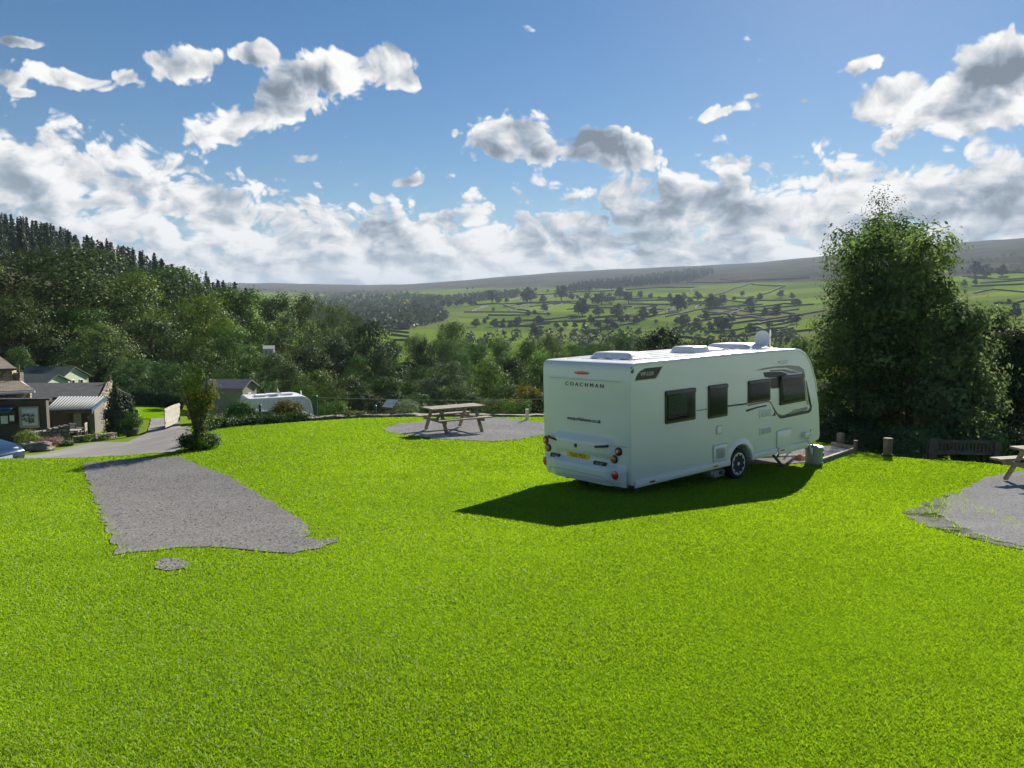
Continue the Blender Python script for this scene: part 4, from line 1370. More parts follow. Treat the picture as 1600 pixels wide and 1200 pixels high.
for (ox, oy, s), lst in WALLS:
    for pl in lst:
        Q = [hit(ox + a / s, oy + b / s, 260) for a, b in pl]
        Q = [q for q in Q if q is not None]
        if len(Q) > 1:
            o = field_wall(Q, 1.9 if Q[0].y < 1500 else 2.6, 0.9)
            tag(o, "grey drystone wall between pastures on the far side of the valley", "drystone wall", "drystone walls of the far fields")


r_ = random.Random(23)
for k in range(34):      # the smaller walls between the long ones
    px, py = r_.uniform(700, 1230), r_.uniform(466, 528)
    L = r_.uniform(28, 105); sl = r_.choice([-.10, -.16, -.05, .12, -.45])
    if sl == -.45: L *= .4
    Q = [hit(px + L * q, py + L * q * sl + r_.uniform(-1, 1), 400) for q in (0, .35, .7, 1)]
    if all(q is not None for q in Q) and max((a - b).length for a, b in zip(Q[:-1], Q[1:])) < 160:
        tag(field_wall(Q, 1.9, .9), "grey drystone wall between pastures on the far side of the valley", "drystone wall", "drystone walls of the far fields")
for k in range(46):
    p = hit(r_.uniform(690, 1250), r_.uniform(468, 532), 400)
    if p is not None:
        o = bpy.data.objects.new("field_tree", r_.choice(ST)); COL.objects.link(o)
        o.location = p; q = r_.uniform(.45, 1.05); o.scale = (q * r_.uniform(1.0, 1.4),) * 2 + (q,); o.rotation_euler[2] = r_.uniform(0, 6.28)
        tag(o, "small round tree standing in the walled fields across the valley", "tree", "trees of the fields across the valley")


def wood(name, poly, n, h0, h1, label, rows=False, seed=1, conical=False):
    r = np.random.default_rng(seed)
    xs, ys = np.array(poly).T
    Vs, Fs, T, b, k = [], [], [], 0, 0
    tr = 0
    while k < n and tr < n * 8:
        tr += 1
        px, py = r.uniform(xs.min(), xs.max()), r.uniform(ys.min(), ys.max())
        if not inside(poly, np.array([px]), np.array([py]))[0]:
            continue
        p = hit(px, py, 300)
        if p is None:
            continue
        k += 1
        h = r.uniform(h0, h1); w = h * (.26 if conical else .45)
        m = 26
        th = r.uniform(0, 6.28, m); zz = r.uniform(.05, 1, m)
        rad = w * ((1 - zz) * .95 + .06 if conical else np.sqrt(np.maximum(.05, 1 - (2 * zz - .9) ** 2)))
        C = np.column_stack([p.x + np.cos(th) * rad, p.y + np.sin(th) * rad, p.z + zz * h])
        Dn = np.column_stack([np.cos(th), np.sin(th), np.full(m, .5)])
        V, Fq, t = leaf_cloud(r, C, Dn, .2, 1, h * (.30 if conical else .36), tone=np.full(m, r.random()))
        Vs.append(V); Fs.append(Fq + b); T.append(t); b += len(V)
    o = mesh_obj(name, np.concatenate(Vs), np.concatenate(Fs), M["needle" if conical else "leaf_far"], tint=np.concatenate(T))
    return tag(o, label, None, None, "stuff")


wood("far_plantation", [(876, 458), (900, 447), (960, 439), (1030, 431), (1085, 421), (1112, 421), (1116, 428), (1080, 440), (1000, 447), (930, 454)], 900, 11, 16, "dark conifer plantation slanting across the far hillside", conical=True, seed=4)
wood("far_woodland", [(478, 464), (540, 461), (600, 457), (650, 464), (690, 470), (688, 484), (700, 500), (640, 514), (560, 520), (480, 500)], 760, 9, 15, "hazy blue-green woodland filling the valley floor", seed=5)
wood("far_shelter_belt", [(640, 470), (700, 466), (770, 460), (810, 458), (832, 456), (832, 463), (770, 469), (700, 476), (650, 482)], 260, 9, 13, "dark belt of trees along the top of the far pastures", seed=6)
wood("valley_scrub", [(690, 520), (800, 530), (900, 520), (1000, 520), (1100, 520), (1200, 530), (1250, 520), (1250, 545), (1100, 560), (900, 560), (700, 560)], 170, 5, 9, "scrubby trees along the valley bottom beyond the caravan roof", seed=7)
wood("conifer_wood", [(-560, 200), (-120, 285), (-120, 480), (-560, 480)], 380, 12, 17, "dark conifer plantation continuing along the left hillside", conical=True, seed=9)
wood("moor_scrub", [(1480, 415), (1540, 400), (1600, 395), (1640, 400), (1640, 424), (1560, 430), (1480, 432)], 90, 5, 9, "scattered scrub on the brown moor slope", seed=8)
# ------------------------------------------------------------------ the big white touring caravan
CW, CH = 2.32, 2.25     # width and body height; local x runs from the rear wall to the nose, y from the near side to the far side
PROF = [(0.05, 0.0), (0.012, 0.10), (0.0, 0.35), (0.0, 1.2), (0.0, 2.08), (0.02, 2.18), (0.075, 2.235), (0.16, 2.25), (1.5, 2.262), (3.2, 2.27), (4.6, 2.265), (5.62, 2.25), (5.84, 2.225), (6.02, 2.15), (6.17, 2.02), (6.31, 1.82), (6.44, 1.55), (6.54, 1.26), (6.64, 0.92), (6.70, 0.46), (6.72, 0.14), (6.66, 0.05), (6.2, 0.0)]
ARC = (3.44, -0.06, 0.405)


def body_mesh(parent, prof, arch, name="body"):
    pts = list(prof)
    cx, cz, r = arch
    a0 = math.asin((0.0 - cz) / r)
    under = []
    for k in range(15):
        t = a0 + (math.pi - 2 * a0) * k / 14
        under.append((cx + r * math.cos(t), cz + r * math.sin(t)))
    pts += [(5.0, -0.0)] + under + [(1.5, 0.0)]
    return MB().prism(pts, 0, CW, "y").build(name, M["gelcoat"], parent, bevel=0.055, smooth=True, seg=4, angle=50)


def rect(x0, x1, z0, z1, r=0.04, n=4):
    P = []
    for cx, cz, a in ((x1 - r, z1 - r, 0), (x0 + r, z1 - r, 90), (x0 + r, z0 + r, 180), (x1 - r, z0 + r, 270)):
        for k in range(n + 1):
            t = R_(a + 90 * k / n); P.append((cx + r * math.cos(t), cz + r * math.sin(t)))
    return P


def side_poly(name, poly, out0, out1, mat, parent, bevel=0.0, label=None):
    o = MB().prism(poly, -out1, -out0, "y").build(name, M[mat], parent, bevel=bevel, smooth=bevel > 0)
    if label: o["label"] = label
    return o


def window(parent, x0, x1, z0, z1, label=None, blind=None, poly=None, proud=0.0):
    P = poly or rect(x0, x1, z0, z1, 0.035)
    cx = sum(p[0] for p in P) / len(P); cz = sum(p[1] for p in P) / len(P)
    w = side_poly("window", P, 0.0, 0.018 + proud, "black_trim", parent, 0.006, label)
    if blind:
        bb = MB()
        bx0, bx1, bz0, bz1 = blind
        n = int((bz1 - bz0) / 0.035)
        for k in range(n):
            z = bz0 + (k + .5) * (bz1 - bz0) / n
            bb.box(((bx0 + bx1) / 2, -0.0225 - proud, z), (bx1 - bx0, 0.006, 0.026), rx=R_(25))
        bb.build("blind", M["blind"], w)
    ins = [(cx + (a - cx) * (1 - .10 / max(.2, abs(x1 - x0))), cz + (b - cz) * (1 - .13 / max(.2, abs(z1 - z0))) - .012) for a, b in P]
    side_poly("pane", ins, 0.030 + proud, 0.036 + proud, "acrylic", w)
    # top rail of the frame, catching a line of light
    side_poly("frame", rect(x0 + .01, x1 - .01, z1 - .085, z1 - .012, .008), 0.018 + proud, 0.040 + proud, "black_trim", w, 0.006)
    return w


def wheel(parent, cx, y, cz, r=0.325, rim=0.232, flip=False):
    sgn = -1 if not flip else 1
    tyre = MB()
    prof = [(rim, .085), (rim + .03, .100), (r - .03, .095), (r - .008, .070), (r, .035), (r, -.035), (r - .008, -.070), (r - .03, -.095), (rim + .03, -.100), (rim, -.085)]
    w = MB().lathe(prof, 40, Matrix.Translation((cx, y, cz)), "Y").build("wheel", M["rubber"], parent, smooth=True)
    rb = MB()
    rb.lathe([(rim, .07), (rim + .004, .085), (rim - .018, .088), (rim - .022, .03), (rim - .03, -.07), (rim - .035, -.07), (0.03, -.02)], 40, Matrix.Translation((cx, y, cz)) @ Matrix.Scale(sgn, 4, (0, 1, 0)), "Y")
    rb.build("rim", M["alloy"], w, smooth=True)
    sp = MB()
    for k in range(10):
        a = 2 * math.pi * k / 10
        for dlt in (-.075, .075):
            sp.bar((cx + .045 * math.cos(a), y + sgn * .062, cz + .045 * math.sin(a)), (cx + (rim - .01) * math.cos(a + dlt), y + sgn * .078, cz + (rim - .01) * math.sin(a + dlt)), .018, .022, (0, 1, 0))
    sp.lathe([(.055, .045), (.055, .080), (.030, .088), (0.001, .088)], 20, Matrix.Translation((cx, y, cz)) @ Matrix.Scale(sgn, 4, (0, 1, 0)), "Y")
    sp.build("spokes", M["alloy"], w)
    bk = MB().lathe([(rim - .03, .01), (rim - .03, .02)], 28, Matrix.Translation((cx, y, cz)) @ Matrix.Scale(sgn, 4, (0, 1, 0)), "Y")
    bk.build("brake_drum", M["black_trim"], w)
    return w


def roof_hatch(parent, x, y, w, l, h, label=None, dome=0.0):
    b = MB()
    n = 5
    prof = [(0, 1.06), (.02, 1.06), (.04, 1.0), (h * .8, .92), (h, .80), (h + dome, .25)]
    vs, fs = [], []
    R = rect(-.5, .5, -.5, .5, .12, 4); m = len(R)
    for z, s in prof:
        vs += [(x + p[0] * w * s, y + p[1] * l * s, CH + .012 + z) for p in R]
    for i in range(len(prof) - 1):
        fs += [(i * m + k, i * m + (k + 1) % m, (i + 1) * m + (k + 1) % m, (i + 1) * m + k) for k in range(m)]
    fs += [tuple(range(m))[::-1], tuple((len(prof) - 1) * m + k for k in range(m))]
    b.add(vs, fs)
    o = b.build("roof_hatch", M["plastic_hatch"], parent, smooth=True, angle=50)
    if label: o["label"] = label
    return o


def make_caravan():
    T = thing("touring_caravan", "large white touring caravan with dark swoosh graphics, parked on the lawn casting a long shadow", "caravan")
    E = [R_(40.17), R_(0.72), R_(-1.15)]
    Rz = Matrix.Rotation(E[0], 4, "Z"); Ry = Matrix.Rotation(-E[1], 4, "Y"); Rx = Matrix.Rotation(E[2], 4, "X")
    T.matrix_world = Matrix.Translation((2.16, 13.93, -3.25)) @ Rz @ Ry @ Rx
    body_mesh(T, PROF, ARC)
    # aluminium roof-edge rail and awning channel along the near side
    rb = MB()
    rail = [p for p in PROF if p[1] > 1.0][2:]
    for a, b in zip(rail[:-1], rail[1:]):
        rb.bar((a[0], -.004, a[1] - .055), (b[0], -.004, b[1] - .055), .02, .028, (0, 1, 0))
    rb.build("awning_rail", M["gelcoat"], T)
    # skirt with its ledge
    sb = MB()
    sec = [(0.0, .105), (-.030, .085), (-.036, .02), (-.030, -.035), (0.0, -.04)]
    for x0, x1, dz in ((.10, 3.045, 0), (3.84, 4.80, 0), (4.90, 6.10, -.03)):
        vs = [(x, y, z + (dz if z < .08 else 0)) for x in (x0, x1) for y, z in sec]
        n = len(sec)
        sb.add(vs, [(i, i + 1, n + i + 1, n + i) for i in range(n - 1)] + [tuple(range(n)), tuple(range(n, 2 * n))[::-1]])
    sb.build("side_skirt", M["gelcoat"], T)
    # wheel arch lip
    ab = MB()
    cx, cz, r = ARC
    for k in range(18):
        t0, t1 = R_(8 + 164 * k / 18), R_(8 + 164 * (k + 1) / 18)
        q = []
        for t in (t0, t1):
            for rr, yy in ((r - .005, -.002), (r + .02, -.030), (r + .09, -.022), (r + .15, .002)):
                q.append((cx + rr * math.cos(t), yy, cz + rr * math.sin(t)))
        ab.add(q, [(i, i + 1, 5 + i, 4 + i) for i in range(3)])
    ab.build("wheel_arch", M["gelcoat"], T, smooth=True)
    mb = MB().prism([(cx + (r + .02) * math.cos(R_(180 * k / 16)), cz + (r + .02) * math.sin(R_(180 * k / 16))) for k in range(17)], .27, .36, "y")
    mb.build("wheel_well", M["black_trim"], T)
    w = wheel(T, 3.42, .108, -.065)
    wheel(T, 3.42, CW - .125, -.065, flip=True)
    # windows on the near side
    window(T, .97, 1.90, 1.04, 1.67, "square window with a half drawn pleated blind", (1.06, 1.62, 1.14, 1.57))
    window(T, 2.31, 2.97, 1.00, 1.67, "upright plain dark window")
    window(T, 3.70, 4.55, 1.18, 1.66, "low wide dark window over the stripe")
    window(T, 4.92, 5.90, 1.03, 1.68, "front window with a lowered pleated blind", (5.03, 5.80, 1.12, 1.42), poly=[(4.92, 1.68), (5.86, 1.67), (5.98, 1.04), (4.93, 1.03)], proud=.02)
    wq = side_poly("window", [(5.96, 1.56), (6.06, 1.47), (6.29, .90), (6.13, 1.0)], 0, .016, "black_trim", T, .004, "narrow slanted quarter window at the nose")
    side_poly("pane", [(5.99, 1.50), (6.05, 1.44), (6.26, .94), (6.15, 1.02)], .017, .022, "acrylic", wq)
    side_poly("frame", [(5.915, 1.60), (5.955, 1.58), (6.145, .93), (6.11, .95)], 0, .03, "decal_silver", wq)
    # dark panel between the two front windows and the swoosh above them
    g = [("swoosh", [(4.27, 1.80), (4.45, 1.80), (4.98, 1.775), (5.30, 1.70), (4.92, 1.655), (4.55, 1.668), (4.34, 1.70)], "decal_dark", .003),
         ("swoosh", [(4.555, 1.655), (4.915, 1.655), (4.915, 1.42), (4.70, 1.42), (4.555, 1.44)], "decal_dark", .005),
         ("swoosh", [(3.98, 1.865), (4.3, 1.898), (4.8, 1.905), (5.3, 1.895), (5.75, 1.85), (5.95, 1.76), (6.01, 1.60), (6.00, 1.50), (5.92, 1.60), (5.86, 1.70), (5.55, 1.76), (5.2, 1.845), (4.7, 1.868), (4.2, 1.855)], "decal_grey", .003),
         ("swoosh", [(4.55, 1.835), (5.1, 1.82), (5.55, 1.745), (5.8, 1.70), (5.35, 1.71), (5.0, 1.79), (4.55, 1.80)], "decal_brown", .004),
         ("stripe", [(1.94, 1.215), (2.29, 1.215), (2.29, 1.19), (1.94, 1.195)], "decal_grey", .003),
         ("stripe", [(2.98, 1.215), (3.69, 1.20), (3.69, 1.165), (2.98, 1.18)], "decal_dark", .003),
         ("stripe", [(3.70, 1.165), (4.50, 1.175), (4.60, 1.13), (4.72, 1.00), (4.88, .84), (4.93, .84), (5.05, .80), (5.2, .80), (5.2, .775), (5.02, .775), (4.90, .80), (4.70, .98), (4.58, 1.10), (4.50, 1.145), (3.70, 1.13)], "decal_brown", .004),
         ("stripe", [(4.64, 1.01), (4.80, .86), (4.94, .745), (5.05, .725), (6.20, .735), (6.30, .78), (6.33, .90), (6.20, .97), (6.24, .86), (6.15, .80), (5.4, .82), (5.02, .79), (4.90, .83), (4.72, 1.0)], "decal_dark", .003),
         ("stripe", [(5.30, .79), (6.12, .815), (6.12, .885), (5.9, .88), (5.5, .85), (5.3, .82)], "decal_grey", .005),
         ("stripe", [(3.63, 1.055), (4.05, 1.085), (4.40, 1.09), (4.45, 1.06), (4.05, 1.05), (3.66, 1.01)], "decal_dark", .003),
         ("stripe", [(4.60, .82), (4.70, .85), (4.74, .92), (4.80, .82)], "decal_dark", .003),
         ("badge", [(.12, 1.905), (.13, 1.96), (.18, 2.03), (.26, 2.10), (.42, 2.145), (.94, 2.145), (.83, 2.02), (.73, 1.905)], "decal_silver", .003),
         ("badge", [(.145, 1.93), (.155, 1.97), (.20, 2.03), (.28, 2.09), (.42, 2.135), (.90, 2.135), (.79, 2.02), (.70, 1.93)], "decal_dark", .006),
         ("badge", [(.74, 1.94), (.86, 2.10), (.885, 2.10), (.77, 1.94)], "decal_silver", .008)]
    for nm, poly, mt, o in g:
        side_poly(nm, poly, 0, o, mt, T)
    sideM = Matrix(((1, 0, 0, 0), (0, 0, -1, 0), (0, 1, 0, 0), (0, 0, 0, 1)))
    text_obj("lettering", "VIP-LUX", .105, M["decal_silver"], T, Matrix.Translation((.46, -.0075, 2.03)) @ sideM, shear=.15)
    text_obj("lettering", "575/4 Festival", .075, M["decal_silver"], T, Matrix.Translation((5.68, -.0065, .852)) @ sideM, shear=.2, sx=1.15)
    # service doors, vents, sockets
    def door(x0, x1, z0, z1, nm="locker_door"):
        d = side_poly(nm, rect(x0 - .02, x1 + .02, z0 - .02, z1 + .02, .05), 0, .007, "seam", T)
        side_poly("panel", rect(x0, x1, z0, z1, .04), .007, .017, "gelcoat", d, .004)
        return d
    door(2.49, 2.95, .11, .43); d = door(2.56, 2.88, .15, .37, "cassette_door")
    door(4.83, 5.43, .09, .455)
    door(2.60, 2.77, .67, .815, "water_filler")
    for z0, z1 in ((.82, 1.01), (.45, .615)):
        v = side_poly("vent", rect(4.14, 4.63, z0, z1, .03), 0, .014, "gelcoat", T, .004)
        vb = MB()
        k = 6
        for i in range(k):
            vb.box((4.385, -.017, z0 + .03 + i * (z1 - z0 - .06) / (k - 1)), (.40, .008, .012))
        vb.build("slats", M["seam"], v)
    MB().prism(rect(.03, .09, 2.065, 2.18, .025), -.012, .02, "y").build("marker_lamp", M["black_trim"], T, .006)
    MB().prism(rect(4.88, 5.22, 1.965, 2.005, .015), -.03, .0, "y").build("awning_lamp", M["gelcoat"], T, .006)
    MB().prism(rect(4.98, 5.20, 1.955, 1.966, .003), -.026, .0, "y").build("awning_lamp_lens", M["decal_grey"], T)
    for x in (.56, 2.53, 5.03):
        MB().box((x, -.037, .02), (.15, .008, .035)).build("side_reflector", M["lamp_red" if x < 3 else "lamp_amber"], T, .003)
    MB().prism([(6.29 + .045 * math.cos(R_(60 + 24 * k)) * (1 if 1 else 1), .26 + .085 * math.sin(R_(60 + 24 * k))) for k in range(11)] + [(6.275 + .012 * math.cos(R_(300 - 24 * k)), .26 + .055 * math.sin(R_(300 - 24 * k))) for k in range(11)], -.004, 0, "y").build("corner_marker", M["decal_dark"], T)
    wb = MB().box((5.98, -.05, .26), (.22, .10, .10)).box((6.07, -.08, .20), (.10, .06, .08), ry=.6)
    wb.build("water_inlet", M["gelcoat"], T, .018, True)
    # rear wall mouldings
    def rear(name, poly, o0, o1, mat, parent=T, bevel=0.0):
        return MB().prism(poly, -o1, -o0, "x").build(name, M[mat], parent, bevel=bevel, smooth=bevel > 0)
    ny, nz = 36, 52
    ys = np.linspace(.09, 2.23, ny); zs = np.linspace(-.03, 1.93, nz)
    def depth(y, z):
        t = abs(y - 1.16)
        e = .012
        def st(v, a, b):
            k = min(1, max(0, (v - a) / (b - a))); return k * k * (3 - 2 * k)
        d = 0.012
        d += .085 * st(z, .88, .70) * st(t, .86, .70)          # shelf above the plate
        d -= .060 * st(z, .56, .44) * st(t, .86, .70) * st(z, .30, .40)   # number plate bay
        d += .070 * st(z, .36, .26)                            # bumper
        d -= .045 * st(z, .08, -.03)
        d += .02 * st(z, 1.86, 1.93) * 0
        d *= st(t, 1.085, 1.0) * .999 + .001
        if t > .72: d = max(d, .010 * st(t, 1.08, 1.04))
        return d
    vs = [(-depth(y, z), y, z) for z in zs for y in ys]
    fs = [(j * ny + i, j * ny + i + 1, (j + 1) * ny + i + 1, (j + 1) * ny + i) for j in range(nz - 1) for i in range(ny - 1)]
    b = len(vs)
    vs += [(.05, ys[0], zs[0]), (.05, ys[-1], zs[0]), (.05, ys[-1], zs[-1]), (.05, ys[0], zs[-1])]
    fs += [tuple([b + 3, b + 2] + [(nz - 1) * ny + i for i in range(ny - 1, -1, -1)]), tuple([b + 1, b] + [i for i in range(ny)])]
    MB().add(vs, fs).build("rear_panel", M["gelcoat"], T, smooth=True, angle=60)
    pd = lambda y, z: depth(y, z)
    sm = MB()
    def seam(pts):
        for a, b2 in zip(pts[:-1], pts[1:]):
            n = 6
            for k in range(n):
                p = (a[0] + (b2[0] - a[0]) * k / n, a[1] + (b2[1] - a[1]) * k / n); q = (a[0] + (b2[0] - a[0]) * (k + 1) / n, a[1] + (b2[1] - a[1]) * (k + 1) / n)
                sm.bar((-pd(*p) - .002, p[0], p[1]), (-pd(*q) - .002, q[0], q[1]), .012, .012)
    seam([(2.09, 1.90), (.25, 1.90)]); seam([(2.12, .02), (2.03, .12), (1.77, .14), (.56, .13), (.43, .08), (.36, .0)])
    seam([(.06, .72), (.42, .72)]); seam([(2.26, .72), (2.14, .72)])
    sm.build("seam_line", M["seam"], T)
    hl = MB().prism([(1.21 + .20 * math.cos(R_(20 * k)), 2.025 + .030 * math.sin(R_(20 * k))) for k in range(18)], -.02, .01, "x")
    hl.build("brake_light", M["lamp_red"], T, .006, True)
    def lamp(y, z, r, mat, nm):
        mtx = Matrix.Translation((-pd(y, z), y, z))
        o = MB().lathe([(r + .018, .005), (r + .018, -.022), (r + .004, -.030), (r, -.026)], 28, mtx, "X").build(nm, M["black_trim" if mat != "lamp_red" or z > .4 else "gelcoat"], T, smooth=True)
        MB().lathe([(r, -.020), (r * .96, -.036), (r * .6, -.046), (0.001, -.05)], 28, mtx, "X").build("lens", M[mat], o, smooth=True)
        if mat == "lamp_red" and z > .5:
            MB().lathe([(r * .45, -.045), (r * .4, -.058), (0.001, -.062)], 20, mtx, "X").build("bulb", M["lamp_white"], o, smooth=True)
        return o
    for y0, y1, y2 in ((2.245, 2.175, 2.215), (.275, .375, .285)):
        lamp(y0 if y0 > 1 else y0, .62, .062, "lamp_red", "reversing_light"); lamp(y1, .47, .062, "lamp_amber", "indicator_light"); lamp(y2, .19, .085, "lamp_red", "tail_light")
    for ya, za, yb, zb in ((2.12, .715, 1.81, .665), (.78, .665, .44, .715)):
        o0 = pd((ya + yb) / 2, .69)
        hb = MB().tube([(-o0 - .01, ya, za), (-o0 - .05, ya + (yb - ya) * .12, za + (zb - za) * .12), (-o0 - .05, ya + (yb - ya) * .88, za + (zb - za) * .88), (-o0 - .01, yb, zb)], .022, 8)
        hb.build("grab_handle", M["black_trim"], T, smooth=True)
    for y0, y1, z0, z1, tx in ((1.78, 2.04, .33, .38, "AL-KO"), (.52, .83, .325, .375, "VIP-LUX")):
        yc, zc = (y0 + y1) / 2, (z0 + z1) / 2
        o0 = max(pd(yc, z0), pd(yc, z1))
        rear("name_badge", rect(y0, y1, z0 - .015, z1 + .015, .015), o0 - .03, o0 + .006, "decal_dark")
        rearM0 = Matrix(((0, 0, -1, 0), (-1, 0, 0, 0), (0, 1, 0, 0), (0, 0, 0, 1)))
        text_obj("lettering", tx, .05, M["decal_silver"], T, Matrix.Translation((-o0 - .0075, yc, zc)) @ rearM0)
    rearM = Matrix(((0, 0, -1, 0), (-1, 0, 0, 0), (0, 1, 0, 0), (0, 0, 0, 1)))
    rearM2 = rearM
    text_obj("lettering", "COACHMAN", .105, M["decal_dark"], T, Matrix.Translation((-.0185, 1.14, 1.80)) @ rearM2, .003, spacing=1.55, sx=1.26)
    text_obj("lettering", "westyorkshome.co.uk", .105, M["decal_dark"], T, Matrix.Translation((-.0185, 1.165, 1.13)) @ rearM2, .003, sx=.97)
    o0 = max(pd(1.3, .36), pd(1.3, .48)) - .02
    npl = rear("number_plate", rect(1.0, 1.60, .36, .475, .01), o0, o0 + .012, "plate_yellow")
    text_obj("plate_lettering", "YJ60 PSX", .115, M["black_trim"], npl, Matrix.Translation((-o0 - .0135, 1.30, .418)) @ rearM2, .001, spacing=1.05, sx=.98)
    rear("rear_badge", rect(1.27, 1.35, .585, .665, .03), pd(1.31, .62) - .01, pd(1.31, .62) + .006, "decal_dark")
    # chassis, axle, steadies, hitch
    cb = MB()
    for y in (.45, CW - .45):
        cb.box((3.2, y, -.075), (6.0, .06, .14))
    cb.box((3.42, CW / 2, -.07), (.10, CW - .3, .10)).box((.6, CW / 2, -.06), (.08, 1.6, .10)).box((5.6, CW / 2, -.06), (.08, 1.6, .10))
    cb.bar((6.1, .5, -.06), (7.9, CW / 2, -.05), .09, .10).bar((6.1, CW - .5, -.06), (7.9, CW / 2, -.05), .09, .10)
    cb.build("chassis", M["chassis"], T)
    gr = lambda x, y: lz(*(T.matrix_world @ Vector((x, y, -.3))).xy) - (T.matrix_world @ Vector((x, y, 0))).z
    for x, y, dr in ((.55, .40, 1), (.55, CW - .40, 1), (5.55, .30, -1), (5.55, CW - .30, -1)):
        g0 = gr(x, y)
        sb = MB().bar((x + .45 * dr, y, -.08), (x, y, g0 + .03), .05, .05).bar((x, y, -.06), (x + .25 * dr, y, (g0 - .06) / 2), .03, .03).box((x, y, g0 + .025), (.14, .14, .03))
        sb.build("corner_steady", M["chassis"], T, .004)
    hb = MB().box((7.85, CW / 2, -.02), (.35, .09, .12)).tube([(7.55, CW / 2 + .12, .25), (7.55, CW / 2 + .12, gr(7.4, CW / 2) + .12)], .025, 8)
    hb.lathe([(.10, -.03), (.11, 0), (.10, .03)], 18, Matrix.Translation((7.55, CW / 2 + .12, gr(7.4, CW / 2) + .11)), "Y")
    hb.build("hitch", M["chassis"], T)
    rb2 = MB().tube([(.12, 1.45, -.06), (.10, 1.40, -.13), (.10, 1.20, -.13)], .035, 8)
    rb2.build("towing_eye", M["black_trim"], T)
    mv = MB().box((2.92, .26, -.21), (.34, .22, .15)).box((2.72, .30, -.18), (.12, .26, .10))
    mv.lathe([(.055, -.11), (.055, .11)], 14, Matrix.Translation((3.08, .26, -.19)), "Y")
    mo = mv.build("motor_mover", M["mover"], T, .02, True)
    MB().lathe([(.042, 0), (.042, -.02), (.001, -.022)], 16, Matrix.Translation((2.95, .148, -.20)), "Y").build("roller_cap", M["black_trim"], mo)
    # roof fittings
    roof = MB()
    for y in (.35, .75, 1.15, 1.55, 1.95):
        roof.bar((.35, y, CH + .018), (5.4, y, CH + .026), .02, .012)
    roof.build("roof_strip", M["gelcoat_roof"], T)
    roof_hatch(T, .98, 1.12, .62, 1.05, .12, "wide rear roof hatch")
    roof_hatch(T, 3.10, 1.02, .62, .62, .14, "square middle roof hatch")
    roof_hatch(T, 3.95, 1.22, .72, .72, .03, "low domed roof vent", .05)
    roof_hatch(T, 5.02, 1.15, .82, 1.15, .12, "large panoramic front roof hatch")
    db = MB().tube([(5.36, .50, CH), (5.36, .50, CH + .34)], .014, 8).lathe([(.07, .0), (.06, .03), (.02, .035)], 16, Matrix.Translation((5.36, .50, CH + .005)))
    dd = db.build("aerial_mast", M["dish"], T)
    ds_ = MB()
    prof = [(.001, .0), (.08, .004), (.16, .016), (.215, .036), (.215, .046), (.16, .026), (.08, .014), (.001, .01)]
    dm = Matrix.Translation((5.20, .60, CH + .22)) @ Vector((-.95, -.35, .35)).to_track_quat("Z", "Y").to_matrix().to_4x4() @ Matrix.Diagonal((.80, .92, 1, 1))
    ds_.lathe(prof, 28, dm)
    ds_.bar(tuple(dm @ Vector((0, 0, 0))), (5.36, .50, CH + .26), .03, .03).bar((5.36, .50, CH + .34), (5.30, .46, CH + .44), .03, .03)
    ds_.build("satellite_dish", M["dish"], T, smooth=True, angle=40)
    return T


CARAVAN = make_caravan()

# things lying round the caravan
def barrel(name, label, px, py, Y, r, h, mat="barrel"):
    u, w = ray(px, py); x = u * Y; z = lz(x, Y)
    t = thing(name, label, "water barrel", (x, Y, z), R_(30))
    MB().lathe([(r * .96, 0), (r, .015), (r, .045), (r * .95, .05), (r * .95, h - .12), (r * 1.03, h - .115), (r * 1.05, h - .10), (r * 1.05, h - .07), (r * .97, h - .065)], 32).build("barrel_body", M[mat], t, smooth=True, angle=40)
    MB().lathe([(r * 1.02, h - .066), (r * 1.03, h - .03), (r * .9, h - .012), (r * .4, h), (.001, h)], 32).build("lid", M[mat], t, smooth=True, angle=40)
    MB().lathe([(.05, -.05), (.05, .0), (.045, .012), (.001, .014)], 16, Matrix.Translation((r * .78, -r * .58, h * .5)) @ Matrix.Rotation(R_(-38), 4, "Z") @ Matrix.Rotation(R_(90), 4, "Y")).build("cap", M["black_trim"], t)
    return t


barrel("water_barrel", "grey plastic waste water barrel standing under the caravan's front corner", 1271.5, 727, 18.1, .205, .44)
u, w = ray(1250, 722); x, y = u * 18.6, 18.6
bg_ = MB()
for k in range(9):
    bg_.lathe([(.001, 0), (.10 + .02 * (k % 3), .02), (.13, .09), (.10, .16), (.03, .19 + .02 * (k % 2)), (.001, .20)], 12, Matrix.Translation((.05 * math.cos(k * 2.4), .05 * math.sin(k * 2.4), 0)) @ Matrix.Rotation(.3 * math.sin(k), 4, "X"))
o = bg_.build("stuff_sack", M["orange_bag"], None, smooth=True)
o.location = (x, y, lz(x, y)); o.scale = (.75, .6, .75)
tag(o, "crumpled orange sack lying behind the grey water barrel under the caravan", "sack")
P0 = CARAVAN.matrix_world @ Vector((5.98, -.06, .20)); 
hz = MB().tube([P0, P0 + Vector((.05, -.08, -.15)), Vector((P0.x + .12, P0.y - .05, lz(P0.x, P0.y) + .30)), Vector((u * 18.1 + .30, 18.15, lz(6.9, 18.1) + .46))], .018, 8)
o = hz.build("water_hose", M["dish"], None, smooth=True)
tag(o, "pale hose looping from the caravan's water inlet down to the grey barrel", "hose")
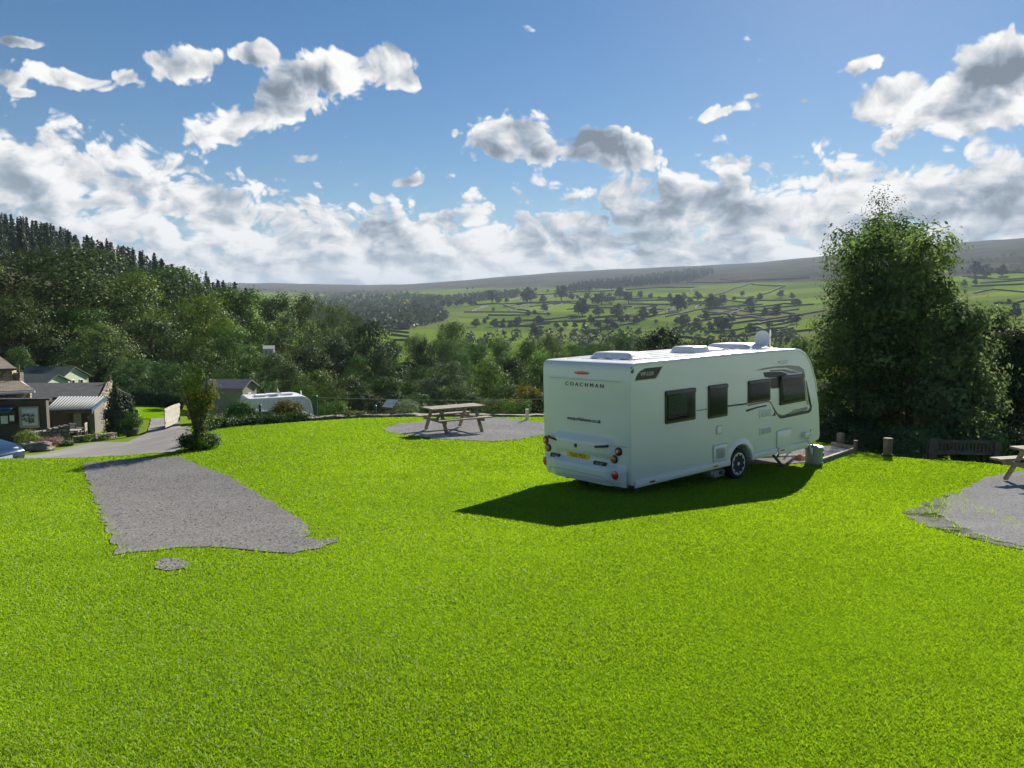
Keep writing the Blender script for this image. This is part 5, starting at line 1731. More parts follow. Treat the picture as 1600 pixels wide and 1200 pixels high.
# ------------------------------------------------------------------ picnic tables, bench, posts
def picnic_table(label, x, y, z, rz, L=1.85, group="wooden picnic tables"):
    t = thing("picnic_table", label, "picnic table", (x, y, z), rz, group)
    def planks(nm, yc, w, n, zz, th=.042, ln=L):
        b = MB()
        pw = w / n
        for k in range(n):
            b.box((random.uniform(-.012, .012), yc - w / 2 + pw * (k + .5), zz + random.uniform(-.002, .002)), (ln, pw - .012, th))
        return b.build(nm, M["wood_grey"], t, .006)
    planks("tabletop", 0, .74, 5, .74)
    planks("seat", -.67, .27, 2, .44); planks("seat", .67, .27, 2, .44)
    for sx in (-1, 1):
        xx = sx * (L / 2 - .32)
        for sy in (-1, 1):
            MB().bar((xx, sy * .27, .73), (xx, sy * .70, 0), .05, .10, (1, 0, 0)).build("leg", M["wood_grey"], t, .005)
        MB().box((xx + sx * .05, 0, .375), (.045, 1.50, .095)).build("crossbeam", M["wood_grey"], t, .005)
        MB().box((xx + sx * .05, 0, .675), (.045, .70, .085)).build("crossbeam", M["wood_grey"], t, .005)
        MB().bar((xx - sx * .02, 0, .40), (xx - sx * .38, 0, .71), .045, .09, (0, 1, 0)).build("brace", M["wood_grey"], t, .005)
    return t


pa = at(667, 641, 1); 
def table_from(pl, pr, Yl, label, extra=None):
    a = at(*pl, Yl[0]); b = at(*pr, Yl[1])
    d = b - a; rz = math.atan2(d.y, d.x)
    c = (a + b) / 2
    return picnic_table(label, c.x, c.y, lz(c.x, c.y) + .015, rz)


x, y = hit_lawn(706, 674)
picnic_table("weathered picnic table on the round gravel patch between shrub wall and caravan", x + .05, y + .1, lz(x, y) + .016, R_(33))
x, y = hit_lawn(1600, 757)
picnic_table("weathered picnic table cut off by the right edge, on the mossy gravel", x + .62, y - .15, lz(x, y) + .02, R_(14))

# garden bench seen from behind, lit through its slats
def bench(x, y, z, rz, L=1.62):
    t = thing("garden_bench", "dark wooden slatted garden bench with thick end posts, facing the valley beyond the lawn edge", "bench", (x, y, z), rz)
    b = MB()
    for k in range(4):
        b.box((0, .12 + k * .115, .42), (L, .10, .03))
    b.build("seat", M["wood_pale"], t, .004)
    b = MB().box((0, 0, .80), (L, .05, .085)).box((0, 0, .47), (L, .045, .05))
    n = 15
    for k in range(n):
        b.box((-L / 2 + (k + .5) * L / n, 0, .63), (.058, .02, .28))
    b.build("backrest", M["wood_dark"], t, .004)
    for sx in (-1, 1):
        MB().box((sx * (L / 2 + .08), -.01, .30), (.17, .17, 1.16 if sx < 0 else 1.0)).build("leg", M["wood_dark"], t, .012)
        MB().box((sx * (L / 2 - .01), .50, .10), (.08, .08, 1.0)).build("leg", M["wood_dark"], t, .006)
        MB().box((sx * (L / 2 - .01), .28, .615), (.085, .56, .035)).build("armrest", M["wood_dark"], t, .006)
    MB().box((0, .5, .36), (L, .03, .07)).build("rail", M["wood_dark"], t, .004)
    return t


p = at(1508, 690, 22.6)
bench(p.x, p.y, p.z - .80, R_(-4))


def post(label, px, py, h, r, mat="wood_post", name="timber_post", foot=False, sq=False, ground=lz, Y=None, group=None, cat="post"):
    if Y is None:
        x, y = hit_lawn(px, py)
    else:
        u, w = ray(px, py); x, y = u * Y, Y
    z = ground(x, y)
    t = thing(name, label, cat, (x, y, z), R_(random.uniform(0, 40)), group)
    if sq:
        MB().box((0, 0, h / 2), (r * 2, r * 2, h)).build("post", M[mat], t, .012)
        MB().prism([(-r * 1.1, -r * 1.1), (r * 1.1, -r * 1.1), (r * 1.1, r * 1.1), (-r * 1.1, r * 1.1)], h, h + .015, "z").build("cap", M[mat], t, .004)
    else:
        MB().lathe([(r * .98, -.1), (r, .05), (r, h - .04), (r * 1.08, h - .035), (r * 1.08, h - .01), (r * .98, h), (.001, h + .006)], 20).build("post", M[mat], t, smooth=True, angle=40)
        if foot:
            MB().lathe([(r * 1.25, 0), (r * 1.28, .02), (r * 1.2, .05), (r * 1.0, .055)], 20).build("collar", M["rubber"], t, smooth=True)
    return t


post("stout grey-brown timber post standing alone at the lawn edge before the big trees", 1386.5, 713, .46, .105, foot=True, group="timber posts at the lawn edge")
post("shorter timber post in shade just right of the caravan's nose", 1313, 697, .36, .10, group="timber posts at the lawn edge")
post("thin dark post at the corner of the gravel pad's timber edging", 1336.5, 706, .30, .055, mat="wood_dark", group="timber posts at the lawn edge")
post("slim pale post with white top at the far edge of the round gravel patch", 823.5, 657, .40, .06, mat="cream_frame", name="pale_post")

# timber edging of the gravel pad
def edging(label, pts, group="timber edgings of the gravel pad"):
    b = MB()
    P = [hit_lawn(*p) for p in pts]
    for a, c in zip(P[:-1], P[1:]):
        b.bar((a[0], a[1], lz(*a) + .05), (c[0], c[1], lz(*c) + .05), .07, .13)
    o = b.build("timber_edging", M["wood_grey"], None, .008)
    return tag(o, label, "edging", group)


edging("sunlit timber edging along the near side of the gravel pad", [(1283, 724), (1337, 705.5)])
edging("timber edging along the far end of the gravel pad, meeting the thin dark post", [(1337, 704), (1300, 697)])

# ------------------------------------------------------------------ low walls, shrubs and poles along the terrace edge
def rubble_wall(name, label, pts, h, t, mat="stone_dry", ground=None, cat="stone wall", step=.5, cope=True, jit=.04):
    """pts: world x, y"""
    r = random.Random(len(label))
    P = []
    for a, c in zip(pts[:-1], pts[1:]):
        L = math.hypot(c[0] - a[0], c[1] - a[1]); n = max(1, int(L / step))
        P += [(a[0] + (c[0] - a[0]) * k / n, a[1] + (c[1] - a[1]) * k / n) for k in range(n)]
    P.append(pts[-1])
    v, f = [], []
    for i, (x, y) in enumerate(P):
        x2, y2 = P[min(i + 1, len(P) - 1)]; x1, y1 = P[max(i - 1, 0)]
        dx, dy = x2 - x1, y2 - y1; L = math.hypot(dx, dy)
        nx, ny = -dy / L * t / 2, dx / L * t / 2
        z = ground(x, y)
        hh = (h[0] + (h[1] - h[0]) * i / (len(P) - 1)) if isinstance(h, tuple) else h
        for s, zz in ((-1.15, -.5), (-1.08, hh * .5), (-1, hh), (1, hh), (1.08, hh * .5), (1.15, -.5)):
            j = jit * (1 if zz > 0 else .3)
            v.append((x + nx * s + r.uniform(-j, j), y + ny * s + r.uniform(-j, j), z + zz + r.uniform(-j, j)))
        if i:
            b = (i - 1) * 6
            f += [(b + k, b + 6 + k, b + 7 + k, b + k + 1) for k in range(5)]
    n = len(v)
    f += [(0, 1, 2, 3, 4, 5), tuple(range(n - 1, n - 7, -1))]
    T = thing(name, label, cat, (0, 0, 0))
    b = MB(); b.v = v; b.f = f
    b.build("wall_face", M[mat], T)
    if cope:
        cb = MB()
        for i in range(len(P) - 1):
            (x, y), (x2, y2) = P[i], P[i + 1]
            L = math.hypot(x2 - x, y2 - y); m = max(1, int(L / .22))
            for k in range(m):
                q = (k + .5) / m; xx, yy = x + (x2 - x) * q, y + (y2 - y) * q
                hh = (h[0] + (h[1] - h[0]) * i / (len(P) - 1)) if isinstance(h, tuple) else h
                cb.box((xx, yy, ground(xx, yy) + hh + .03), (.17 * r.uniform(.7, 1.1), t * r.uniform(.8, 1.05), r.uniform(.07, .13) * (1 if hh > .3 else .7)), math.atan2(y2 - y, x2 - x) + r.uniform(-.15, .15), rx=r.uniform(-.15, .15))
        cb.build("coping", M[mat], T, .02)
    return T


EDGE = [(-9.75, 25.2), (-7.6, 26.9), (-5.5, 27.95), (-2.0, 28.25), (1.2, 28.25), (4.6, 27.0), (6.5, 25.4)]
rubble_wall("terrace_wall", "low dark rubble wall curving round the far edge of the lawn", EDGE, (.11, .05), .30, mat="stone_rock", ground=lz, jit=.03, cope=False, step=.3)

BG = "garden shrubs along the terrace wall"
def line_hedge(name, label, pts, h, w, leafmat, n, ground, seed, leaf=.07, crad=.16, per=24, cat="hedge", clipped=False):
    r = np.random.default_rng(seed)
    C, Dn = [], []
    seg = [(a, b, math.hypot(b[0] - a[0], b[1] - a[1])) for a, b in zip(pts[:-1], pts[1:])]
    tot = sum(s[2] for s in seg)
    for _ in range(n):
        q = r.random() * tot
        for a, b, L in seg:
            if q <= L: break
            q -= L
        f = q / L; x = a[0] + (b[0] - a[0]) * f; y = a[1] + (b[1] - a[1]) * f
        dx, dy = (b[0] - a[0]) / L, (b[1] - a[1]) / L
        s = r.uniform(-1, 1); hh = h if clipped else h * r.uniform(.6, 1.15)
        if r.random() < .4: zz = hh
        else:
            zz = r.uniform(.05, 1) * hh; s = math.copysign(1, s)
        C.append((x - dy * s * w / 2, y + dx * s * w / 2, ground(x, y) + zz)); Dn.append((-dy * s, dx * s, .5))
    V, Fq, t = leaf_cloud(r, np.array(C), np.array(Dn), crad, per, leaf)
    T = thing(name, label, cat, (0, 0, 0))
    mesh_obj("foliage", V, Fq, M[leafmat], T, tint=t)
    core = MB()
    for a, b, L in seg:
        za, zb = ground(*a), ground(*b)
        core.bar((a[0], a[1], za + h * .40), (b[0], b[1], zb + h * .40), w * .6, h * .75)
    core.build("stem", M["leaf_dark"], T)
    return T


line_hedge("ivy_bank", "straggling ivy spilling over the left end of the terrace wall", [(-9.9, 24.6), (-8.9, 25.9), (-7.2, 27.15)], .20, .40, "hedge_leaf", 240, lz, 3, .065, .13, cat="ivy")
line_hedge("ivy_bank", "thin dark ivy on the middle of the terrace wall, below the distant caravan", [(-7.2, 27.2), (-5.4, 28.1), (-3.6, 28.3)], .10, .34, "leaf_dark", 80, lz, 4, .06, .12, cat="ivy")
bush("shrub", "round dark green shrub in front of the brown lodge", 376, 668, 30.0, 1.25, 1.05, "hedge_leaf", 21, 150, 26, .065, .17, gz, BG, top=626)
bush("shrub", "yellow-green shrub right beside the ivy-clad pillar", 331, 676, 27.5, .85, 1.05, "lime_leaf", 22, 110, 26, .06, .15, gz, BG, top=650)
bush("shrub", "bronze-tipped round shrub hiding the middle of the distant caravan", 450, 664, 30.5, 1.25, 1.0, "red_leaf", 23, 170, 26, .06, .17, gz, BG, top=626)
bush("shrub", "low spreading dark green shrub right of the tall green pole", 521, 660, 32.5, 1.25, .95, "leaf_mid", 24, 150, 26, .06, .16, gz, BG, top=628)
bush("shrub", "golden heather mound right of the spreading green shrub", 560, 660, 32.0, 1.15, .68, "leaf_gold", 25, 130, 26, .055, .15, gz, BG, top=645)
bush("shrub", "loose grey-green shrub in front of the little white-roofed hut", 632, 656, 33.0, 1.25, .98, "leaf_grey", 26, 140, 22, .06, .18, gz, BG, top=623)
bush("shrub", "small green shrub between golden heather and short green post", 603, 658, 33.5, .9, .55, "hedge_leaf", 27, 80, 24, .055, .14, gz, BG, top=645)
bush("shrub", "sprawling green shrub at the foot of the short green pole", 410, 668, 30.2, 1.0, .55, "leaf_mid", 28, 90, 24, .06, .14, gz, BG, top=650)
bush("fern_clump", "bright little fern clump at the left end of the terrace wall", 345, 678, 27.0, .7, .5, "lime_leaf", 29, 60, 20, .07, .14, gz, BG, top=662)
for k, (px, yy, w_, h_, lf, lb) in enumerate([(1290, 21.5, .9, .7, "leaf_mid", "weedy green bush at the foot of the birch, right of the caravan's nose"), (1440, 24, 1.6, 1.3, "leaf_syc", "leafy undergrowth left of the garden bench"), (1535, 23.5, 1.6, 1.2, "leaf_syc", "leafy undergrowth behind the right half of the garden bench"), (1345, 26, 1.8, 1.5, "leaf_dark", "dark undergrowth beneath the middle of the tall trees"), (1395, 25, 1.4, 1.4, "leaf_dark", "dark bush right behind the lone timber post"), (1590, 24, 1.8, 1.4, "leaf_dark", "dark undergrowth behind the second picnic table"), (1288, 27, 1.9, 1.9, "leaf_dark", "dark bush close beside the caravan's nose, under the leaning birch"), (1258, 29, 2.0, 2.4, "leaf_mid", "leafy bush half hidden behind the caravan's front"), (1320, 30, 2.2, 1.9, "leaf_dark", "dark bush between the birch stems")]):
    bush("undergrowth", lb, px, 700, yy, w_, h_, lf, 60 + k, 150, 26, .075, .22, gz, "undergrowth beneath the tall trees")


def pole(label, px, Y, ztop_py, r, mat="green_paint"):
    u, w = ray(px, ztop_py); x = u * Y; z0 = gz(x, Y); h = w * Y - z0
    t = thing("green_pole", label, "pole", (x, Y, z0), 0, "green poles along the terrace edge")
    MB().lathe([(r, -.2), (r, h - .02), (r * .9, h)], 12).build("shaft", M[mat], t, smooth=True, angle=40)
    MB().lathe([(r * 1.25, h - .03), (r * 1.25, h), (r * .6, h + .03), (.001, h + .035)], 12).build("finial", M[mat], t, smooth=True, angle=40)
    return t


pole("tall dark green pole at the front end of the distant white caravan", 493.5, 30.0, 619, .055)
pole("shorter green pole between shrubs at the distant caravan's side", 406, 30.0, 633, .05)
pole("short green post beside the little white-roofed hut", 586.5, 32.0, 634, .05)
a = at(494, 621, 30.0); b = at(1030, 614, 34)
wr = MB().tube([a.lerp(b, k / 12) + Vector((0, 0, -.20 * math.sin(math.pi * k / 12))) for k in range(13)], .010, 5).build("overhead_cable", M["cable"], None, smooth=True)
tag(wr, "thin pale cable strung from the tall green pole across the thicket", "cable")

# ivy-clad pillar shrub at the corner of the lawn
def pillar_lobes(w, h):
    L = [(0, 0, h * .16, .26, .24, h * .17), (.05, 0, h * .42, .22, .20, h * .2), (-.03, 0, h * .62, .30, .26, h * .16), (0, 0, h * .82, .32, .28, h * .14), (.20, .05, h * .74, .20, .2, h * .10), (-.22, 0, h * .68, .17, .17, h * .11), (.05, 0, h * .94, .22, .2, h * .08), (.12, 0, h * .08, .26, .24, h * .08), (-.1, 0, h * .08, .22, .22, h * .08)]
    return L


x, y = hit_lawn(312, 702)
pz = bush("pillar_shrub", "tall climber-covered stump leaning at the corner of the lawn beside the road", 312, 702, y, .9, 2.06, "leaf_oak", 41, 185, 24, .055, .16, lz, None, "shrub", "bark", -1, pillar_lobes)
Cc, Dc = shell_clumps(np.random.default_rng(6), [(.18, 0, 1.62, .34, .3, .34), (.3, 0, 1.3, .2, .2, .3), (-.15, 0, 1.45, .25, .25, .3), (.0, -.1, .7, .22, .2, .4)], 70, .1, -1)
Vc, Fc_, tc = leaf_cloud(np.random.default_rng(7), Cc, Dc, .13, 22, .055)
mesh_obj("new_growth", Vc, Fc_, M["leaf_gold"], pz, tint=tc)
bb = MB()
for k in range(9):
    bb.tube([(.08 * math.cos(k), .08 * math.sin(k), 0), (.16 * math.cos(k * 1.7), .12 * math.sin(k * 1.7), .8), (.42 * math.cos(k * 1.7), .25 * math.sin(k * 1.7), 1.5 + .07 * k)], [.05, .035, .008], 6)
bb.build("branch", M["bark"], pz, smooth=True)
bush("shrub", "pale grey-green shrub at the foot of the climber-covered stump", 330, 700, y + .25, .5, .4, "leaf_grey", 42, 60, 26, .045, .13, lz, BG)
bush("shrub", "strappy dark leaves at the road side of the climber-covered stump", 296, 704, y - .1, .5, .42, "leaf_dark", 43, 60, 22, .06, .12, lz, BG)

# ------------------------------------------------------------------ distant caravan, lodge, hut
def small_caravan():
    a = at(386, 624.5, 39.2); b = at(479, 617.5, 40.6)
    d = b - a; rz = math.atan2(d.y, d.x); Lw = d.length
    T = thing("touring_caravan", "white caravan half hidden by shrubs on the lower pitch, beyond the terrace wall", "caravan", (a.x, a.y, min(gz(a.x, a.y), gz(b.x, b.y)) - 0.1), rz)
    base = .35
    H = (a.z + b.z) / 2 - T.location.z - base
    L = Lw + .40
    prof = [(0, 0), (0, H - .1), (.1, H), (L - .62, H), (L - .40, H - .06), (L - .24, H - .22), (L - .12, H - .6), (L - .04, H - 1.1), (L, H * .3), (L - .05, .1), (L - .3, 0)]
    prof = [(x, z + base) for x, z in prof]
    MB().prism(prof, 0, 2.2, "y").build("body", M["gelcoat"], T, .05, True, 3)
    w = MB().prism(rect(1.05, 2.0, base + H - 1.25, base + H - .62, .05), -.02, 0, "y").build("window", M["black_trim"], T)
    MB().prism(rect(1.1, 1.95, base + H - 1.18, base + H - .70, .04), -.027, -.021, "y").build("pane", M["car_glass"], w)
    P = [(L - 1.75, base + H - .55), (L - .75, base + H - .62), (L - .55, base + H - 1.2), (L - 1.7, base + H - 1.25)]
    w = MB().prism(P, -.02, 0, "y").build("window", M["black_trim"], T)
    cx = sum(p[0] for p in P) / 4; cz = sum(p[1] for p in P) / 4
    MB().prism([(cx + (x - cx) * .86, cz + (z - cz) * .8) for x, z in P], -.027, -.021, "y").build("pane", M["car_glass"], w)
    MB().prism([(L - 2.2, base + H - .50), (L - 1.2, base + H - .40), (L - .66, base + H - .50), (L - .42, base + H - 1.15), (L - .50, base + H - 1.3), (L - .68, base + H - .58), (L - 1.3, base + H - .47)], -.008, 0, "y").build("swoosh", M["decal_grey"], T)
    for x, y in ((.8, .9), (2.2, 1.1), (L - 2.0, 1.1)):
        MB().box((x, y, base + H + .05), (.55, .6, .10)).build("roof_hatch", M["plastic_hatch"], T, .03)
    MB().bar((2.9, .8, base + H), (2.85, .7, base + H + .22), .05, .05).build("aerial", M["dish"], T)
    MB().lathe([(.001, 0), (.15, .01), (.2, .04), (.001, .02)], 16, Matrix.Translation((L - 1.7, .8, base + H + .22)) @ Matrix.Rotation(1.2, 4, "Y")).bar((L - 1.7, .8, base + H), (L - 1.7, .8, base + H + .22), .04, .04).build("satellite_dish", M["dish"], T)
    wheel(T, L * .5, .1, .30, .31, .20); wheel(T, L * .5, 2.1, .30, .31, .20, flip=True)
    return T


small_caravan()


def gable_hut(name, label, cat, x, y, z, rz, L, W, eave, ridge, wall, roof, over=.25, wins=(), door=None, group=None, gable_wins=(), rthick=.08, half=False):
    """ridge along local x; near side y=-W/2"""
    t = thing(name, label, cat, (x, y, z), rz, group)
    MB().prism([(-W / 2, -.6), (W / 2, -.6), (W / 2, eave), (0, ridge), (-W / 2, eave)], -L / 2, L / 2, "x").build("wall", M[wall], t)
    sl = (ridge - eave) / (W / 2)
    b = MB()
    for s in (-1, 1):
        y1 = s * (W / 2 + over); z1 = eave - sl * over
        b.add([(-L / 2 - over, 0, ridge + .02), (L / 2 + over, 0, ridge + .02), (L / 2 + over, y1, z1 + .02), (-L / 2 - over, y1, z1 + .02), (-L / 2 - over, 0, ridge + rthick + .02), (L / 2 + over, 0, ridge + rthick + .02), (L / 2 + over, y1, z1 + rthick + .02), (-L / 2 - over, y1, z1 + rthick + .02)],
              [(0, 1, 2, 3), (7, 6, 5, 4), (0, 4, 5, 1), (1, 5, 6, 2), (2, 6, 7, 3), (3, 7, 4, 0)])
    ro = b.build("roof", M[roof], t)
    uv = ro.data.uv_layers.new(name="UVMap")
    for p in ro.data.polygons:
        for li in p.loop_indices:
            c = ro.data.vertices[ro.data.loops[li].vertex_index].co
            uv.data[li].uv = (c.x, math.hypot(c.y, c.z - ridge))
    for k, (wx, wz, ww, wh) in enumerate(wins):
        f = MB().box((wx, -W / 2 - .02, wz), (ww, .06, wh)).build("window", M["white_paint"], t, .01)
        MB().box((wx, -W / 2 - .055, wz), (ww - .12, .012, wh - .12)).build("pane", M["car_glass"], f)
    for k, (wy, wz, ww, wh) in enumerate(gable_wins):
        f = MB().box((L / 2 + .02, wy, wz), (.06, ww, wh)).build("window", M["white_paint"], t, .01)
        MB().box((L / 2 + .055, wy, wz), (.012, ww - .12, wh - .12)).build("pane", M["car_glass"], f)
    return t


# lodge and static caravans, each showing its sunlit gable towards the right
def gable_at(px, py_eave, Y, rz, L, W, rise, name, label, cat, wall, roof, gw, over=.16, base=2.3):
    e = at(px, py_eave, Y); c, s_ = math.cos(rz), math.sin(rz)
    x = e.x - (c * L / 2 + s_ * W / 2); y = e.y - (s_ * L / 2 - c * W / 2)
    return gable_hut(name, label, cat, x, y, e.z - base, rz, L, W, base, base + rise, wall, roof, over, gable_wins=gw)


gable_at(379, 607.5, 49.5, R_(-8), 2.7, 1.9, .42, "lodge", "brown-green timber lodge with grey roof behind the round dark shrub", "lodge", "lodge_brown", "roof_grey", [(-.1, 1.5, .4, .9)])
gable_at(93, 593.0, 62.0, R_(-7), 3.9, 3.5, .80, "static_caravan", "pale green static caravan with green-grey roof under the broad oak", "static caravan", "lodge_green", "roof_felt", [(-1.0, 1.85, .35, .5), (-.2, 1.75, .4, .8), (.8, 1.85, .4, .5)])
gable_at(70, 600.0, 59.0, R_(-7), 3.2, 2.6, .55, "static_caravan", "lower green roof of a second static caravan, nearer the stone house", "static caravan", "lodge_green", "roof_felt", [])
p = at(611, 628, 44); gable_hut("hut", "tiny pale-roofed hut half lost in the shrubs beyond the terrace wall", "hut", p.x, 44.5, p.z - 1.6, R_(-35), .55, .5, 1.35, 1.58, "wood_dark", "white_paint", .12)
p = at(420, 545, 118); gable_hut("cottage", "little white house glimpsed through the trees above the lodge", "house", p.x, 118, p.z - 2.2, R_(15), 1.5, 1.5, 2.2, 2.6, "white_paint", "white_paint", .1, [(-.35, 1.7, .35, .6), (.3, 1.7, .35, .6)])

# ------------------------------------------------------------------ the stone farm buildings at the left
def quad_roof(parent, pts, th, mat, name="roof", down=(0, 0, -1)):
    """pts: eave left, eave right, ridge right, ridge left in world coordinates"""
    P = [Vector(p) for p in pts]
    n = (P[1] - P[0]).cross(P[3] - P[0]).normalized()
    if n.z < 0: n = -n
    vs = [p for p in P] + [p - n * th for p in P]
    o = MB().add(vs, [(0, 1, 2, 3), (7, 6, 5, 4), (0, 4, 5, 1), (1, 5, 6, 2), (2, 6, 7, 3), (3, 7, 4, 0)]).build(name, M[mat], parent)
    uv = o.data.uv_layers.new(name="UVMap")
    e = (P[1] - P[0]).normalized(); s = n.cross(e)
    for p in o.data.polygons:
        for li in p.loop_indices:
            c = o.data.vertices[o.data.loops[li].vertex_index].co - P[0]
            uv.data[li].uv = (c.dot(e), c.dot(s))
    return o


G0 = -8.15
def wall_quad(parent, name, a, b, z0, z1, th, mat, z1b=None):
    """upright wall from a to b (x, y), thickness away from the viewer"""
    d = Vector((b[0] - a[0], b[1] - a[1], 0)).normalized(); n = Vector((-d.y, d.x, 0)) * th
    z2 = z1 if z1b is None else z1b
    vs = [(a[0], a[1], z0), (b[0], b[1], z0), (b[0], b[1], z2), (a[0], a[1], z1)]
    vs += [(v[0] + n.x, v[1] + n.y, v[2]) for v in vs]
    return MB().add(vs, [(0, 1, 2, 3), (7, 6, 5, 4), (0, 4, 5, 1), (1, 5, 6, 2), (2, 6, 7, 3), (3, 7, 4, 0)]).build(name, M[mat], parent)


def XY(px, Y):
    u, w = ray(px, 600); return (u * Y, Y)


def ZZ(py, Y): return ray(800, py)[1] * Y


# two-storey stone house at the picture edge with a lean-to and a shop front
H_ = thing("stone_house", "cream stone house with stone slate roofs and a shop front, at the left edge", "house")
a, b = XY(-150, 45), XY(20, 46.5)
wall_quad(H_, "wall", a, b, G0 - .3, ZZ(577, 46), .8, "stone_pale")
P1 = [Vector((*XY(-150, 44.4), ZZ(579, 44.4))), Vector((*XY(27, 45.9), ZZ(575.5, 45.9))), Vector((*XY(2, 50), ZZ(556, 50))), Vector((*XY(-150, 49), ZZ(540, 49)))]
quad_roof(H_, P1, .12, "roof_stone")
P2 = [Vector((*XY(-150, 41.8), ZZ(619, 41.8))), Vector((*XY(55, 43.6), ZZ(609, 43.6))), Vector((*XY(30, 46.2), ZZ(595, 46.2))), Vector((*XY(-150, 45.0), ZZ(592, 45.0)))]
quad_roof(H_, P2, .10, "roof_stone", "lean_to_roof")
MB().bar(P2[0] + Vector((0, -.08, -.10)), P2[1] + Vector((0, -.08, -.10)), .10, .12).bar(P2[1] + Vector((0, -.05, -.1)), P2[2] + Vector((.12, 0, -.06)), .07, .10).build("gutter", M["white_paint"], H_)
MB().bar(P2[1] + Vector((-.5, .05, -.15)), P2[1] + Vector((-1.2, .3, -.75)), .07, .07).build("downpipe", M["white_paint"], H_)
a, b = XY(-150, 42.2), XY(46, 44.2)
wall_quad(H_, "lean_to_wall", a, b, G0 - .3, ZZ(619, 42.2), .4, "stone_pale", ZZ(611, 44.2))
MB().box((*XY(30, 46.9), ZZ(583, 46.5) - .5), (.35, .4, 1.0)).tube([(*XY(31, 46.6), ZZ(590, 46.6)), (*XY(31, 46.6), ZZ(570, 46.6))], .05, 8).build("chimney", M["stone_rock"], H_)
# shop front
a, b = XY(-150, 41.4), XY(70, 43.2)
wall_quad(H_, "shop_wall", a, b, G0 - .4, ZZ(626, 41.6), .5, "shop_brown", ZZ(625, 43.2))
MB().bar(Vector((*XY(-150, 41.1), ZZ(625, 41.2))), Vector((*XY(78, 42.9), ZZ(623.5, 42.9))), .5, .10).build("flat_roof", M["roof_slate"], H_)
def front_box(parent, name, x0, x1, y0, y1, Y, dy, mat, bev=.01):
    """box covering photograph columns x0..x1 and rows y0..y1 at depth Y"""
    A_0, B_0 = XY(x0, Y), XY(x1, Y + (x1 - x0) * .0082)
    za, zb = ZZ(y1, Y), ZZ(y0, Y)
    d = Vector((B_0[0] - A_0[0], B_0[1] - A_0[1], 0)); rz = math.atan2(d.y, d.x)
    return MB().box(((A_0[0] + B_0[0]) / 2, (A_0[1] + B_0[1]) / 2 - dy / 2, (za + zb) / 2), (d.length, dy, zb - za), rz).build(name, M[mat], parent, bev)


sw = front_box(H_, "window", 28.5, 59, 635.5, 668.5, 42.75, .14, "cream_frame")
front_box(sw, "pane", 31.5, 56, 638.5, 665, 42.58, .02, "paper")
fb = MB()
rr_ = random.Random(4)
for k in range(26):
    c = at(44 + rr_.uniform(-9, 9), 653 + rr_.uniform(-6, 8), 42.5)
    fb.lathe([(.001, -.012), (rr_.uniform(.04, .09), 0), (.001, .012)], 7, Matrix.Translation(c) @ Matrix.Rotation(1.57, 4, "X"))
fb.build("flower_transfer", M["flower"], sw)
aw = MB().add([at(-30, 633.5, 42.3), at(22, 633, 42.7), at(14, 643, 41.6), at(-40, 644, 41.2), at(-30, 634.5, 42.3), at(22, 634.2, 42.7), at(14, 645, 41.6), at(-40, 646, 41.2)], [(0, 1, 2, 3), (7, 6, 5, 4), (0, 4, 5, 1), (1, 5, 6, 2), (2, 6, 7, 3), (3, 7, 4, 0)]).build("awning", M["blue_paint"], H_)
w2 = front_box(H_, "window", -40, 22, 643, 664, 42.15, .08, "black_trim")
for k, (x0, x1, y0, y1) in enumerate([(-2, 9, 650, 662), (12, 19, 649, 658), (-14, -6, 650, 660)]):
    front_box(w2, "notice", x0, x1, y0, y1, 42.05 + .008 * x0 * 0, .03, "paper", 0)

# long low slate-roofed barn behind
Bn = thing("slate_barn", "long low barn with dark slate roof and pale stone gable, behind the porch", "barn")
P3 = [Vector((*XY(34, 50.5), ZZ(622, 50.5))), Vector((*XY(158, 51.5), ZZ(619.5, 51.5))), Vector((*XY(170, 54.5), ZZ(597.5, 54.5))), Vector((*XY(30, 53.6), ZZ(598.5, 53.6)))]
quad_roof(Bn, P3, .12, "roof_slate")
P4 = [P3[2] + Vector((0, 0, -.03)), P3[3] + Vector((0, 0, -.03)), P3[3] + Vector((0, 3, -1.2)), P3[2] + Vector((0, 3, -1.2))]
quad_roof(Bn, P4, .12, "roof_slate", "rear_roof")
wall_quad(Bn, "wall", XY(36, 50.9), XY(156, 51.9), G0 - .2, ZZ(621, 51), .4, "stone_pale")
gx0, gx1 = Vector((*XY(155.5, 51.6), 0)), Vector((*XY(171, 57.4), 0))
gd = (gx1 - gx0)
pk = P3[2]
MB().add([gx0 + Vector((0, 0, G0 - .2)), gx1 + Vector((0, 0, G0 - .2)), Vector((gx1.x, gx1.y, pk.z - 1.2)), Vector((pk.x, pk.y, pk.z + .10)), Vector((gx0.x, gx0.y, ZZ(618, 51.6))),
          gx0 + Vector((.25, 0, G0 - .2)), gx1 + Vector((.25, 0, G0 - .2)), Vector((gx1.x + .25, gx1.y, pk.z - 1.2)), Vector((pk.x + .25, pk.y, pk.z + .10)), Vector((gx0.x + .25, gx0.y, ZZ(618, 51.6)))],
         [(4, 3, 2, 1, 0), (5, 6, 7, 8, 9), (0, 1, 6, 5), (1, 2, 7, 6), (2, 3, 8, 7), (3, 4, 9, 8), (4, 0, 5, 9)]).build("gable", M["stone_pale"], Bn)
MB().lathe([(.10, 0), (.13, .08), (.05, .16), (.09, .25), (.001, .45)], 10, Matrix.Translation((pk.x + .1, pk.y, pk.z + .05))).build("finial", M["stone_pale"], Bn)
MB().bar(P3[1] + Vector((.1, -.1, 0)), P3[2] + Vector((.1, 0, .06)), .30, .10).build("coping", M["stone_pale"], Bn)

